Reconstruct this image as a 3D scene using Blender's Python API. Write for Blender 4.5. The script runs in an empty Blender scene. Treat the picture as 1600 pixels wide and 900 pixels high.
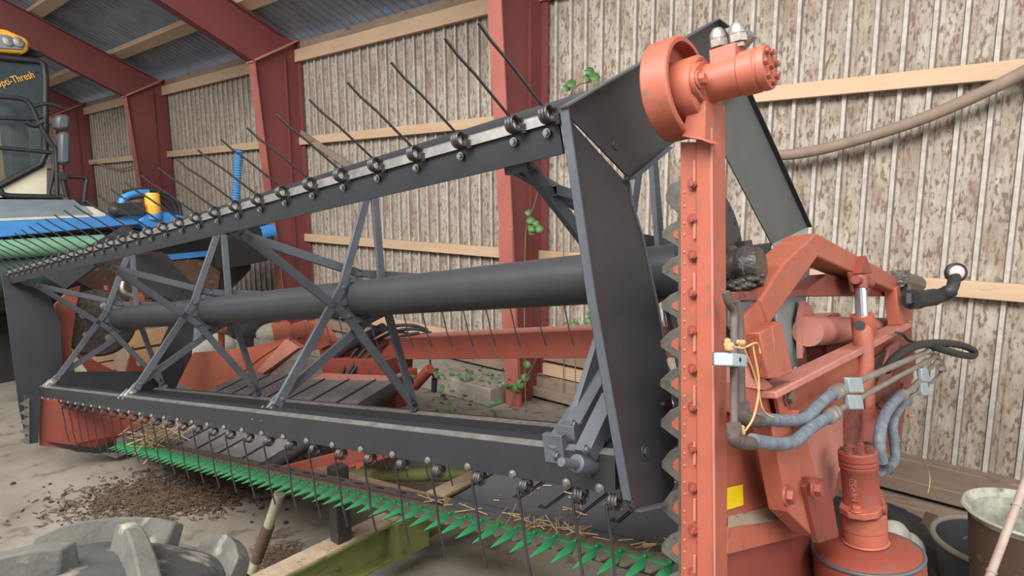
import bpy, bmesh, math, random
import numpy as np
from mathutils import Vector, Matrix

random.seed(7)
S = bpy.context.scene
COL = S.collection

# ------------------------------------------------------------------ camera
FPX, PITCH, ROLL, HEAD, EYE = 991.2, math.radians(8.671), math.radians(-.30), math.radians(49.36), 1.95
def nrm(v):
    v = np.array(v, float); return v/np.linalg.norm(v)
UPV = np.array([0, 0, 1.])
_h = np.array([math.sin(HEAD), math.cos(HEAD), 0]); _r = np.array([math.cos(HEAD), -math.sin(HEAD), 0])
FW = _h*math.cos(PITCH)-UPV*math.sin(PITCH); _u = _h*math.sin(PITCH)+UPV*math.cos(PITCH)
RT = _r*math.cos(ROLL)+_u*math.sin(ROLL); UV = -_r*math.sin(ROLL)+_u*math.cos(ROLL)
CAM = np.array([0, 0, EYE])
cd = bpy.data.cameras.new('camera'); cam = bpy.data.objects.new('camera', cd); COL.objects.link(cam)
cd.sensor_width = 36; cd.sensor_fit = 'HORIZONTAL'; cd.lens = FPX/1600*36; cd.clip_start = .02; cd.clip_end = 300
cam.matrix_world = Matrix(((RT[0], UV[0], -FW[0], 0), (RT[1], UV[1], -FW[1], 0), (RT[2], UV[2], -FW[2], EYE), (0, 0, 0, 1)))
S.camera = cam

# ------------------------------------------------------------------ light
S.view_settings.view_transform = 'Standard'; S.view_settings.look = 'None'
S.view_settings.gamma = 1; S.view_settings.use_curve_mapping = False
S.view_settings.exposure = 0.28
wd = bpy.data.worlds.new('overcast'); S.world = wd; wd.use_nodes = True
bg = wd.node_tree.nodes['Background']; bg.inputs[0].default_value = (.93, .97, 1, 1); bg.inputs[1].default_value = .62
def area(name, loc, target, sx, sy, power, col=(1, .98, .95)):
    l = bpy.data.lights.new(name, 'AREA'); l.shape = 'RECTANGLE'; l.size = sx; l.size_y = sy; l.energy = power; l.color = col
    o = bpy.data.objects.new(name, l); COL.objects.link(o); o.location = loc
    o.rotation_euler = (Vector(target)-Vector(loc)).to_track_quat('-Z', 'Y').to_euler(); return o
area('open_front_daylight', (-3.2, 1.5, 6.6), (2.6, 4.0, .8), 9, 3.0, 1250)
area('open_end_daylight', (1.5, -5.0, 3.6), (2.6, 3.0, .8), 6, 3.0, 150)

# ------------------------------------------------------------------ places
def ray(x, y): return FW+RT*(x-800)/FPX-UV*(y-450)/FPX
def isec(x, y, p0, n):
    d = ray(x, y); return CAM+d*((np.array(p0, float)-CAM)@n)/(d@n)
def wx(x, y, X): return isec(x, y, [X, 0, 0], np.array([1, 0, 0.]))
def wy(x, y, Y): return isec(x, y, [0, Y, 0], np.array([0, 1, 0.]))
def wz(x, y, Z): return isec(x, y, [0, 0, Z], np.array([0, 0, 1.]))
D = nrm([-.003, 1, -.1567]); B = nrm(np.cross(D, UPV)); V = np.cross(B, D); O = CAM+ray(960, 432.65)*2.05
def W(a, b, c): return O+D*a+B*b+V*c                      # header frame: along, back, up
def PA(x, y, a): return isec(x, y, O+D*a, D)
def PB(x, y, b): return isec(x, y, O+B*b, B)
def PC(x, y, c): return isec(x, y, O+V*c, V)
def loc(p):
    d = np.array(p)-O; return np.array([d@D, d@B, d@V])

# ------------------------------------------------------------------ materials
def lin(c): return tuple((v/12.92 if v <= .04045 else ((v+.055)/1.055)**2.4) for v in [q/255 for q in c])
def mat(name, rgb, rough=.6, metal=0., rgb2=None, sc=6., amt=.5, spots=None, ssc=40., sth=.62, bump=.0, bsc=60., stretch=None, coat=0):
    m = bpy.data.materials.new(name); m.use_nodes = True; nt = m.node_tree; N = nt.nodes; L = nt.links
    p = N['Principled BSDF']; p.inputs['Roughness'].default_value = rough; p.inputs['Metallic'].default_value = metal
    if coat: p.inputs['Coat Weight'].default_value = coat
    tc = N.new('ShaderNodeTexCoord'); mp = N.new('ShaderNodeMapping'); L.new(tc.outputs['Object'], mp.inputs[0])
    if stretch: mp.inputs['Scale'].default_value = stretch
    c1 = lin(rgb); c2 = lin(rgb2) if rgb2 else tuple(v*.8 for v in c1)
    n1 = N.new('ShaderNodeTexNoise'); n1.inputs['Scale'].default_value = sc; n1.inputs['Detail'].default_value = 8; n1.inputs['Roughness'].default_value = .65
    L.new(mp.outputs[0], n1.inputs[0])
    r1 = N.new('ShaderNodeValToRGB'); r1.color_ramp.elements[0].position = .5-amt*.5; r1.color_ramp.elements[1].position = .5+amt*.5
    r1.color_ramp.elements[0].color = c1+(1,); r1.color_ramp.elements[1].color = c2+(1,)
    L.new(n1.outputs[0], r1.inputs[0]); out = r1.outputs[0]
    if spots:
        n2 = N.new('ShaderNodeTexNoise'); n2.inputs['Scale'].default_value = ssc; n2.inputs['Detail'].default_value = 6; L.new(mp.outputs[0], n2.inputs[0])
        r2 = N.new('ShaderNodeValToRGB'); r2.color_ramp.elements[0].position = sth; r2.color_ramp.elements[1].position = sth+.14
        L.new(n2.outputs[0], r2.inputs[0]); mx = N.new('ShaderNodeMixRGB'); L.new(r2.outputs[0], mx.inputs[0]); L.new(out, mx.inputs[1])
        mx.inputs[2].default_value = lin(spots)+(1,); out = mx.outputs[0]
    L.new(out, p.inputs['Base Color'])
    if bump:
        n3 = N.new('ShaderNodeTexNoise'); n3.inputs['Scale'].default_value = bsc; n3.inputs['Detail'].default_value = 5; L.new(mp.outputs[0], n3.inputs[0])
        b = N.new('ShaderNodeBump'); b.inputs['Strength'].default_value = bump; b.inputs['Distance'].default_value = .01
        L.new(n3.outputs[0], b.inputs['Height']); L.new(b.outputs[0], p.inputs['Normal'])
    return m
M = {}
M['sheet'] = mat('dusty_cladding', (180, 173, 160), .75, 0, (136, 118, 102), 9, .36, (114, 94, 79), 55, .50, .15, 60, (1, 1, .4))
M['ribedge'] = mat('shaded_rib_side', (150, 138, 126), .8, 0, (112, 96, 84), 9, .5)  # darker brown paints the crease shade along the rib sides
M['rib'] = mat('cladding_rib', (192, 190, 180), .7, 0, (152, 142, 130), 18, .45)
M['roof'] = mat('roof_sheet', (158, 166, 178), .85, 0, (124, 128, 136), 2.5, .5)
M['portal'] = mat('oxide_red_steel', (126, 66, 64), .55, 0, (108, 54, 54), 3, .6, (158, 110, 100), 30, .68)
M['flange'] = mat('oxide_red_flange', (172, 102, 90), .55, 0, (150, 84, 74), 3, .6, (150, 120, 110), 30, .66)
M['timber'] = mat('pale_timber', (202, 172, 142), .7, 0, (176, 146, 118), 4, .5, (120, 96, 76), 30, .68, .1, 50, (1, .15, 1))
M['oldtimber'] = mat('dusty_timber', (156, 134, 116), .85, 0, (112, 94, 80), 4, .6, (84, 68, 56), 16, .6, .3, 40, (1, .3, 1))
M['floor'] = mat('dirty_concrete', (140, 133, 121), .9, 0, (100, 92, 81), 1.5, .40, (84, 72, 60), 6, .58, .15, 30)
M['concrete'] = mat('foundation_concrete', (158, 152, 142), .9, 0, (116, 106, 96), 4, .5, (84, 74, 62), 12, .6, .3, 30)
M['black'] = mat('charcoal_paint', (50, 51, 55), .42, 0, (38, 39, 42), 5, .5, (90, 90, 92), 130, .70, .03, 120)
M['grey'] = mat('grey_black_paint', (88, 92, 98), .42, 0, (72, 75, 80), 9, .5, (130, 130, 130), 110, .7)
M['bat'] = mat('bat_black_paint', (40, 41, 44), .45, 0, (32, 33, 35), 5, .5, (80, 80, 82), 150, .72)
M['tube'] = mat('dusty_tube_paint', (66, 67, 70), .40, 0, (54, 55, 58), 5, .5, (100, 100, 102), 130, .70, .03, 120)
M['deck'] = mat('deck_sheet', (76, 78, 82), .55, 0, (60, 61, 64), 6, .5, (120, 112, 102), 30, .66, .05, 60)
M['casing'] = mat('tyre_casing', (76, 75, 71), .9, 0, (50, 50, 48), 7, .5, (136, 130, 116), 16, .58, .3, 50)
M['dkgreen'] = mat('dark_green_paint', (48, 72, 58), .6, 0, (36, 54, 44), 5, .5)
M['hoseblue'] = mat('ribbed_blue', (92, 150, 200), .5, 0, (70, 124, 176), 20, .5)
M['steel'] = mat('worn_zinc', (182, 180, 176), .38, .7, (128, 122, 116), 22, .5)
M['tine'] = mat('dark_spring_steel', (74, 70, 70), .45, .4, (52, 48, 48), 14, .5, (120, 96, 82), 60, .62)
M['orange'] = mat('faded_red_orange_paint', (176, 98, 76), .5, 0, (154, 80, 62), 6, .5, (128, 90, 76), 26, .58, .04, 60)
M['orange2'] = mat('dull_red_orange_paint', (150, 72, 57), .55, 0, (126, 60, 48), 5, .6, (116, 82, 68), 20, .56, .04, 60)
M['pink'] = mat('pale_pink_red_paint', (192, 128, 114), .62, 0, (172, 106, 92), 6, .5, (150, 120, 104), 18, .6)  # paler red, also used to paint the light on the rear beam top
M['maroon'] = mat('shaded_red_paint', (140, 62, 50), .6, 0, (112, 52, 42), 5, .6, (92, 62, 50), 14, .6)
M['grease'] = mat('greasy_black', (44, 42, 42), .3, 0, (84, 76, 68), 34, .4, (130, 120, 108), 50, .64, .5, 60)
M['rustred'] = mat('rusty_plate', (150, 72, 58), .7, 0, (82, 60, 54), 28, .4, (60, 50, 46), 40, .55, .3, 80)
M['green'] = mat('guard_green', (52, 136, 84), .5, 0, (36, 98, 60), 14, .5, (120, 128, 112), 60, .66)
M['knife'] = mat('knife_steel', (136, 134, 124), .4, .5, (98, 92, 84), 26, .5, (70, 60, 52), 50, .62)
M['lime'] = mat('faded_lime_paint', (126, 130, 72), .65, 0, (86, 92, 48), 5, .5, (84, 70, 50), 12, .58, .1, 50)
M['rust'] = mat('pitted_rust', (120, 96, 74), .85, 0, (84, 64, 50), 16, .5, (60, 48, 40), 30, .6, .3, 60)
M['dust'] = mat('settled_dust', (164, 146, 126), .95, 0, (132, 112, 94), 16, .5, (96, 80, 66), 40, .6, .2, 90)
M['hose'] = mat('hose_blue_grey', (122, 130, 138), .6, 0, (84, 92, 102), 40, .4, (160, 160, 156), 60, .64)
M['rubber'] = mat('black_rubber', (46, 46, 48), .55, 0, (34, 34, 35), 12, .5)
M['pipe'] = mat('steel_pipe', (168, 164, 156), .4, .55, (132, 122, 112), 22, .5)
M['brownpipe'] = mat('grimy_pipe', (104, 92, 86), .6, .2, (76, 66, 62), 26, .5)
M['clamp'] = mat('plastic_clamp', (166, 180, 184), .5, 0, (140, 152, 156), 20, .5)
M['yellow'] = mat('yellow_reflector', (246, 214, 26), .4, 0, (236, 196, 20), 30, .5)
M['tyre'] = mat('dusty_tyre', (102, 100, 92), .9, 0, (70, 69, 66), 9, .5, (160, 154, 138), 14, .60, .3, 50)
M['blue'] = mat('blue_paint', (66, 140, 204), .45, 0, (52, 116, 178), 5, .5)
M['palegreen'] = mat('pale_green_paint', (116, 160, 132), .4, 0, (92, 134, 108), 5, .5)
M['cream'] = mat('cream_paint', (222, 216, 190), .5, 0, (206, 200, 176), 5, .5)
M['slate'] = mat('grey_plastic_cover', (122, 132, 138), .7, 0, (104, 114, 120), 6, .5)
M['amber'] = mat('amber_plastic', (236, 176, 60), .4, 0, (222, 158, 50), 12, .5)
M['dark'] = mat('dark_machine', (34, 33, 33), .8, 0, (24, 24, 24), 6, .5)
M['brown'] = mat('brown_grime', (92, 66, 52), .8, 0, (66, 50, 42), 7, .5, (130, 100, 80), 14, .6, .1, 30)
M['straw'] = mat('straw', (198, 168, 120), .8, 0, (166, 132, 88), 20, .5)
M['twine'] = mat('twine', (216, 176, 116), .85, 0, (190, 150, 96), 50, .5)
M['leaf'] = mat('leaf_green', (84, 122, 66), .5, 0, (62, 98, 48), 30, .5)
M['stem'] = mat('vine_stem', (120, 112, 72), .7, 0, (96, 84, 56), 30, .5)
M['hosetan'] = mat('dusty_hose', (142, 124, 108), .75, 0, (124, 106, 92), 12, .5)
M['white'] = mat('dirty_white', (206, 204, 194), .7, 0, (168, 162, 150), 9, .5)
M['palegrey'] = mat('pale_grey_sheet', (152, 162, 160), .5, .1, (132, 142, 140), 14, .5, (110, 118, 116), 60, .65)
M['olive'] = mat('dark_olive_sheet', (84, 88, 86), .5, 0, (74, 77, 75), 6, .5)
M['tub'] = mat('black_plastic_tub', (58, 60, 60), .55, 0, (44, 46, 46), 8, .5, (120, 116, 106), 26, .68)
M['tubrim'] = mat('dusty_tub_rim', (136, 130, 116), .8, 0, (110, 104, 92), 18, .5)
M['bucket_in'] = mat('crusted_whitewash', (192, 190, 170), .9, 0, (112, 114, 108), 12, .4, (66, 68, 68), 18, .58, .2, 40)
M['pole'] = mat('pole_paint', (160, 156, 128), .7, 0, (118, 112, 92), 9, .5, (90, 84, 70), 20, .6)
M['cane'] = mat('bamboo', (176, 160, 146), .6, 0, (150, 132, 118), 14, .5)
M['card'] = mat('cardboard', (186, 150, 112), .8, 0, (166, 130, 96), 8, .5)
def glass(name, tint, rough=.05, alpha=.35):
    m = bpy.data.materials.new(name); m.use_nodes = True; p = m.node_tree.nodes['Principled BSDF']
    p.inputs['Base Color'].default_value = lin(tint)+(1,); p.inputs['Roughness'].default_value = rough
    p.inputs['Alpha'].default_value = alpha; return m
M['glass'] = glass('cab_glass', (70, 84, 88), .15, .45)
M['lens'] = mat('pink_marker_lens', (228, 190, 186), .15, 0, (206, 160, 158), 30, .5, coat=.5)

# ------------------------------------------------------------------ mesh builder
def V3(p): return Vector((float(p[0]), float(p[1]), float(p[2])))
def frame(ax, ref=(0, 0, 1)):
    z = V3(ax).normalized(); r = V3(ref)
    if abs(z.dot(r.normalized())) > .97: r = Vector((1, 0, 0)) if abs(z.x) < .9 else Vector((0, 1, 0))
    x = r.cross(z).normalized(); y = z.cross(x); return x, y, z
class MB:
    def __init__(s): s.v = []; s.f = []; s.m = []
    def add(s, vs, fs, mi=0):
        o = len(s.v); s.v += [V3(p) for p in vs]; s.f += [tuple(i+o for i in f) for f in fs]; s.m += [mi]*len(fs); return s
    def prism(s, pts, vec, mi=0):
        n = len(pts); vec = V3(vec); a = [V3(p) for p in pts]
        return s.add(a+[p+vec for p in a], [tuple(range(n))[::-1], tuple(range(n, 2*n))]+[(i, (i+1) % n, n+(i+1) % n, n+i) for i in range(n)], mi)
    def box(s, c, ax, h, mi=0):
        c = V3(c); x, y, z = [V3(a).normalized() for a in ax]; vs = []
        for k in range(8): vs.append(c+x*(h[0] if k & 1 else -h[0])+y*(h[1] if k & 2 else -h[1])+z*(h[2] if k & 4 else -h[2]))
        return s.add(vs, [(0, 2, 3, 1), (4, 5, 7, 6), (0, 1, 5, 4), (2, 6, 7, 3), (0, 4, 6, 2), (1, 3, 7, 5)], mi)
    def bar(s, p0, p1, w, h, ref=(0, 0, 1), mi=0):
        p0, p1 = V3(p0), V3(p1); x, y, z = frame(p1-p0, ref)
        return s.box((p0+p1)/2, (x, y, z), (w/2, h/2, (p1-p0).length/2), mi)
    def tube(s, path, r, n=10, mi=0, closed=False, caps=True):
        P = [V3(p) for p in path]; k = len(P); rr = r if isinstance(r, (list, tuple)) else [r]*k
        rings = []; x = None
        for i in range(k):
            a = P[i-1] if (i or closed) else P[i]; b = P[(i+1) % k] if (i < k-1 or closed) else P[i]
            t = (b-a).normalized()
            if x is None: x = frame(t)[0]
            x = (x-t*x.dot(t)).normalized(); y = t.cross(x)
            rings.append([P[i]+(x*math.cos(2*math.pi*j/n)+y*math.sin(2*math.pi*j/n))*rr[i] for j in range(n)])
        vs = [q for r_ in rings for q in r_]; fs = []
        for i in range(k if closed else k-1):
            o, q = i*n, ((i+1) % k)*n
            fs += [(o+j, o+(j+1) % n, q+(j+1) % n, q+j) for j in range(n)]
        if caps and not closed: fs += [tuple(range(n))[::-1], tuple(range((k-1)*n, k*n))]
        return s.add(vs, fs, mi)
    def cyl(s, p0, p1, r, r1=None, n=20, mi=0): return s.tube([p0, p1], [r, r if r1 is None else r1], n, mi)
    def lathe(s, o, ax, prof, n=32, mi=0):
        o = V3(o); x, y, z = frame(ax); return s.tubeprof([o+z*t for r, t in prof], [r for r, t in prof], x, y, n, mi)
    def tubeprof(s, cs, rs, x, y, n, mi):
        vs = []; fs = []
        for c, r in zip(cs, rs): vs += [c+(x*math.cos(2*math.pi*j/n)+y*math.sin(2*math.pi*j/n))*max(r, 1e-4) for j in range(n)]
        for i in range(len(cs)-1):
            o, q = i*n, (i+1)*n; fs += [(o+j, o+(j+1) % n, q+(j+1) % n, q+j) for j in range(n)]
        fs += [tuple(range(n))[::-1], tuple(range((len(cs)-1)*n, len(cs)*n))]
        return s.add(vs, fs, mi)
    def hexb(s, p, ax, r=.011, h=.01, mi=0, washer=True):
        p = V3(p); z = V3(ax).normalized()
        if washer: s.cyl(p, p+z*h*.3, r*1.45, n=16, mi=mi)
        s.cyl(p, p+z*h, r, n=6, mi=mi); return s
    def ball(s, c, r, nu=12, nv=8, mi=0, sq=(1, 1, 1)):
        c = V3(c); vs = []; fs = []
        for i in range(nv+1):
            t = math.pi*i/nv
            for j in range(nu):
                a = 2*math.pi*j/nu; vs.append(c+Vector((sq[0]*r*math.sin(t)*math.cos(a), sq[1]*r*math.sin(t)*math.sin(a), sq[2]*r*math.cos(t))))
        for i in range(nv):
            for j in range(nu): fs.append((i*nu+j, (i+1)*nu+j, (i+1)*nu+(j+1) % nu, i*nu+(j+1) % nu))
        return s.add(vs, fs, mi)
def bez(pts, n=8):
    P = [V3(p) for p in pts]; out = []
    for i in range(len(P)-1):
        a = P[max(i-1, 0)]; b = P[i]; c = P[i+1]; d = P[min(i+2, len(P)-1)]
        for k in range(n):
            t = k/n; out.append(.5*((2*b)+(c-a)*t+(2*a-5*b+4*c-d)*t*t+(3*b-a-3*c+d)*t**3))
    return out+[P[-1]]
def org(parent):
    v = Vector((0, 0, 0))
    while parent: v = v+parent.location; parent = parent.parent
    return v
def obj(name, mb, m, parent=None, bev=0, at=None, smooth=35, sub=0):
    """links ONE mesh object; vertices are given in world space, or around `at`'s own origin"""
    me = bpy.data.meshes.new(name); base = org(parent); here = Vector((0, 0, 0)) if at is None else V3(at)
    # mesh origin: world point `at`
    me.from_pydata([p-here for p in mb.v], [], mb.f)
    ms = m if isinstance(m, (list, tuple)) else [m]
    for q in ms: me.materials.append(M[q] if isinstance(q, str) else q)
    me.polygons.foreach_set('material_index', mb.m)
    bm = bmesh.new(); bm.from_mesh(me); bmesh.ops.remove_doubles(bm, verts=bm.verts, dist=1e-6)
    bmesh.ops.recalc_face_normals(bm, faces=bm.faces); bm.to_mesh(me); bm.free()
    if smooth:
        me.shade_smooth(); me.set_sharp_from_angle(angle=math.radians(smooth))
    o = bpy.data.objects.new(name, me); COL.objects.link(o)
    if parent: o.parent = parent
    o.location = here-base
    if bev:
        b = o.modifiers.new('bevel', 'BEVEL'); b.width = bev; b.segments = 2; b.limit_method = 'ANGLE'; b.angle_limit = math.radians(40)
    if sub:
        b = o.modifiers.new('sub', 'SUBSURF'); b.levels = sub; b.render_levels = sub
    return o
def tag(o, label, cat, group=None):
    o['label'] = label; o['category'] = cat
    if group: o['group'] = group
    return o
def thing(name, at, label, cat, group=None):
    o = bpy.data.objects.new(name, None); COL.objects.link(o); o.location = V3(at); o.empty_display_size = .1
    return tag(o, label, cat, group)
def struct(name, mb, m, **k):
    o = obj(name, mb, m, **k); o['kind'] = 'structure'; return o
def dup(src, at, parent):
    c = src.copy(); COL.objects.link(c); c.parent = parent; c.location = V3(at)-org(parent); return c
def grp(pts, f): return [f(*p) for p in pts]
# ================================================================== THE SHED
XW = 4.7
mb = MB(); mb.add([(-7, -6, 0), (XW+.6, -6, 0), (XW+.6, 26, 0), (-7, 26, 0)], [(0, 1, 2, 3)]); struct('floor', mb, 'floor')
# ribbed cladding
Y0, Y1, Z0, Z1 = -2.4, 24.0, .17, 3.86
prof = []; y = .355-.157*18
while y < Y1:
    prof += [(y-.060, 0, 0), (y-.052, .006, 0), (y-.044, 0, 0), (y-.020, 0, 0), (y-.012, .024, 1), (y+.012, .024, 1), (y+.020, 0, 0), (y+.050, 0, 0)]; y += .157
mb = MB(); vs = []; fs = []; mi = []
for (yy, d, k) in prof: vs += [(XW-d, yy, Z0), (XW-d, yy, Z1)]
for i in range(len(prof)-1):
    fs.append((2*i, 2*i+2, 2*i+3, 2*i+1)); mi.append(1 if prof[i][2] and prof[i+1][2] else (2 if prof[i][1] != prof[i+1][1] and abs(prof[i][1]-prof[i+1][1]) > .01 else 0))
mb.v = [V3(p) for p in vs]; mb.f = fs; mb.m = mi
struct('wall_right', mb, ['sheet', 'rib', 'ribedge'], smooth=0)
mb = MB(); mb.box((1, 24.1, 2.6), ((1, 0, 0), (0, 1, 0), (0, 0, 1)), (5, .05, 2.6)); struct('wall_back', mb, 'oldtimber')
# roof sheet, corrugated along the slope
SL = .43
def zr(x): return 3.80+SL*(XW-x)
mb = MB(); vs = []; fs = []; n = 0; y = -2.5
while y < 24.2:
    d = (0, .032, .032, 0)[n % 4]
    for x in (XW+.25, 3.6, 2.5, 1.5, .5): vs.append((x, y, zr(x)+.125+d))
    n += 1; y += (.016, .030, .016, .088)[(n-1) % 4]
for i in range(n-1):
    for j in range(4): fs.append((i*5+j, i*5+j+1, i*5+j+6, i*5+j+5))
mb.v = [V3(p) for p in vs]; mb.f = fs; mb.m = [0]*len(fs); struct('ceiling', mb, 'roof', smooth=0)
# timber girts on the wall, eaves plate, sill
ti = 0
for zc, hh in ((3.67, .15), (2.61, .10), (1.355, .10)):
    ti += 1; mb = MB(); mb.box((XW-.055, 10.7, zc), ((1, 0, 0), (0, 1, 0), (0, 0, 1)), (.03, 13.1, hh/2)); struct('trim_%d' % ti, mb, 'timber', bev=.004)
mb = MB(); mb.box((XW-.06, 10.7, .17), ((1, 0, 0), (0, 1, 0), (0, 0, 1)), (.055, 13.1, .06)); ti += 1; struct('trim_%d' % ti, mb, 'oldtimber', bev=.006)
mb = MB(); mb.box((XW-.02, 10.7, 3.79), ((1, 0, 0), (0, 1, 0), (0, 0, 1)), (.02, 13.1, .06)); ti += 1; struct('trim_%d' % ti, mb, 'oldtimber')
# roof purlins
for xp in (3.98, 2.95, 1.9, .85):
    ti += 1; mb = MB(); n = V3((SL, 0, 1)).normalized()
    mb.box((xp, 10.8, zr(xp)+.062), ((1, 0, -SL), (0, 1, 0), n), (.085, 13.3, .05)); struct('trim_%d' % ti, mb, 'timber', bev=.004)
# low foundation: concrete kerb, timber boards, dark gap
mb = MB(); mb.box((XW+.28, 10.7, .06), ((1, 0, 0), (0, 1, 0), (0, 0, 1)), (.28, 13.2, .06)); struct('baseboard_right', mb, 'concrete')

# portal frames
names = ['first rusty red steel portal column, standing behind the reel beside the vine leaves',
         'red steel portal column with its roof rafter, behind the raised tine bar',
         'distant red steel portal column rising behind the blue ribbed hose and orange canister',
         'farthest red steel column in view, behind the black cab mirrors',
         'red steel portal column hidden at the dark far end of the shed']
for k, yc in enumerate((3.638, 7.605, 11.814, 15.91, 20.0)):
    t = thing('portal_frame', (4.4, yc, 0), names[k], 'steel column')
    yw, yf = yc-.0, .075
    xt, xb = 4.03, 4.27                                  # inner flange leans
    ztop = 3.52
    def col_x(z): return xb+(xt-xb)*z/ztop
    mb = MB()
    mb.prism([(col_x(0)+.012, yc-.006, 0), (XW-.04, yc-.006, 0), (XW-.04, yc-.006, 3.82), (col_x(ztop)+.012, yc-.006, ztop)], (0, .012, 0))
    mb.prism([(XW-.05, yc-yf, 0), (XW-.035, yc-yf, 0), (XW-.035, yc-yf, 3.86), (XW-.05, yc-yf, 3.86)], (0, 2*yf, 0))
    mb.box((4.47, yc-.02, 1.85), ((1, 0, 0), (0, 1, 0), (0, 0, 1)), (.006, .014, 1.85))
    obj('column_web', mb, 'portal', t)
    mb = MB(); mb.prism([(xb, yc-yf, 0), (xb+.014, yc-yf, 0), (xt+.014, yc-yf, ztop), (xt, yc-yf, ztop)], (0, 2*yf, 0))
    if k == 0: mb.prism([(xb-.030, yc-yf-.004, 0), (xb+.004, yc-yf-.004, 0), (col_x(1.62)+.002, yc-yf-.004, 1.62), (col_x(1.62)-.016, yc-yf-.004, 1.62)], (0, 2*yf+.008, 0))
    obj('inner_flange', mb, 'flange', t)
    mb = MB(); mb.bar((xt-.02, yc, ztop-.01), (XW-.05, yc, 3.86), .15, .02); obj('knee_plate', mb, 'pink', t)
    # rafter
    xe, dz0, dz1 = .6, .40, .42
    top = lambda x: zr(x)
    mb = MB(); mb.prism([(xt+.02, yc-.006, ztop+.01), (XW-.06, yc-.006, 3.83), (XW-.3, yc-.006, top(XW-.3)-.005), (xe, yc-.006, top(xe)), (xe, yc-.006, top(xe)-dz1)], (0, .012, 0))
    obj('rafter_web', mb, 'portal', t)
    mb = MB(); mb.bar((xt, yc, ztop), (xe, yc, top(xe)-dz1), .15, .014); mb.bar((XW-.3, yc, top(XW-.3)-.03), (xe, yc, top(xe)), .15, .014); obj('rafter_flange', mb, 'portal', t)

# ================================================================== THE HEADER
H = thing('combine_header', wz(1100, 899, 0), 'large red-orange combine harvester header with charcoal pickup reel, parked on a lime trailer', 'harvester header')
DV, BV, VV = V3(D), V3(B), V3(V)
# reel tube
mb = MB(); mb.lathe(W(-.30, 0, 0), D, [(.0, 0), (.0846, 0), (.0846, 4.98), (0, 4.98)], 48); obj('reel_tube', mb, 'tube', H, smooth=50)
# pentagon corners
def pent(k, r=.6146, ph=147.5):
    a = math.radians(ph+72*k); return np.array([math.cos(a)*r, math.sin(a)*r])
def seg(p, q, t): return p+(q-p)*t
def bat_profile(mbx, poly_near, poly_far, mi=0, a0=-.3, a1=4.78):
    n = len(poly_near); A = [W(a0, *p) for p in poly_near]; Z = [W(a1, *p) for p in poly_far]
    mbx.add(A+Z, [tuple(range(n))[::-1], tuple(range(n, 2*n))]+[(i, (i+1) % n, n+(i+1) % n, n+i) for i in range(n)], mi)
# tine prototypes: three coils about the bar direction, then the kinked finger
def tine_mesh(leg, r=.0036, rc=.0175):
    mb = MB(); path = []; turns = 3
    d0 = nrm([leg[0][0], leg[0][1]]); s = np.array([-d0[1], d0[0]])
    for i in range(turns*14+1):
        t = 2*math.pi*i/14; q = -s*math.cos(t)-d0*math.sin(t)
        path.append(DV*(-.012+.024*i/(turns*14))+BV*float(q[0]*rc)+VV*float(q[1]*rc))
    off = -s*rc
    for (b, c) in leg: path.append(DV*.012+BV*float(off[0]+b)+VV*float(off[1]+c))
    mb.tube(path, r, 6)
    mb.box(DV*-.016+BV*float(-d0[0]*.02)+VV*float(-d0[1]*.02), (DV, BV, VV), (.006, .006, .01))
    return mb
A_T = [-.29, -.195]+[-.023+.1655*k for k in range(29)]
ntine = 0
def tines(bat, leg, basef, lst, name='tine'):
    first = None
    for a in lst:
        p = W(a, *basef(a))
        if first is None:
            mb = tine_mesh(leg); first = obj(name, mb, 'tine', bat, smooth=60); first.location = V3(p)-org(bat)
        else: dup(first, p, bat)
def lerpab(pn, pf): return lambda a: np.array(pn)+(np.array(pf)-np.array(pn))*((a+.3)/5.08)
def bolts(bat, basef, nrmv, lst, m='steel', r=.009, h=.009):
    mb = MB(); mb.hexb((0, 0, 0), nrmv, r, h)
    first = None
    for a in lst:
        p = W(a, *basef(a))
        if first is None: first = obj('bolt', mb, m, bat); first.location = V3(p)-org(bat)
        else: dup(first, p, bat)
# upper bat
n1 = [(-.630, .398), (-.634, .380), (-.629, .312), (-.622, .312), (-.626, .378), (-.560, .40), (-.560, .408)]
f1 = [(-.636, .446), (-.640, .428), (-.636, .360), (-.629, .360), (-.633, .426), (-.570, .446), (-.570, .454)]
mb = MB(); bat_profile(mb, n1, f1); bat1 = obj('reel_bat', mb, 'bat', H, smooth=20)
mb = MB(); bat_profile(mb, [(-.642, .379), (-.638, .402), (-.632, .406), (-.636, .379)], [(-.647, .427), (-.643, .450), (-.637, .454), (-.641, .427)])
w = obj('wear_strip', mb, 'steel', bat1); w['label'] = 'bare silvery strip along the upper edge of the bat'
def b1(a): return lerpab((-.655, .396), (-.660, .445))(a)
tines(bat1, [(-.02, .017), (-.105, .088), (-.150, .120), (-.182, .150)], b1, A_T)
bolts(bat1, lerpab((-.637, .362), (-.642, .408)), -B, [a+.02 for a in A_T], r=.007)
# lower front bat
n2 = [(-.560, -.372), (-.567, -.373), (-.583, -.456), (-.577, -.458), (-.560, -.380), (-.515, -.366), (-.515, -.360)]
f2 = [(p[0]+.004, p[1]-.060) for p in n2]
mb = MB(); bat_profile(mb, n2, f2); bat2 = obj('reel_bat', mb, 'bat', H, smooth=20)
mb = MB(); bat_profile(mb, [(-.567, -.374), (-.569, -.371), (-.545, -.3645), (-.543, -.368)], [(-.563, -.434), (-.565, -.431), (-.541, -.4245), (-.539, -.428)])
w = obj('worn_edge', mb, 'steel', bat2); w['label'] = 'worn pale top edge of the bat'
tines(bat2, [(.0, -.03), (.004, -.10), (.002, -.17), (.012, -.255)], lerpab((-.575, -.478), (-.570, -.540)), A_T)
bolts(bat2, lerpab((-.583, -.447), (-.579, -.507)), (-.98*B-.19*V), [a+.03 for a in A_T], r=.008)
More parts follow.
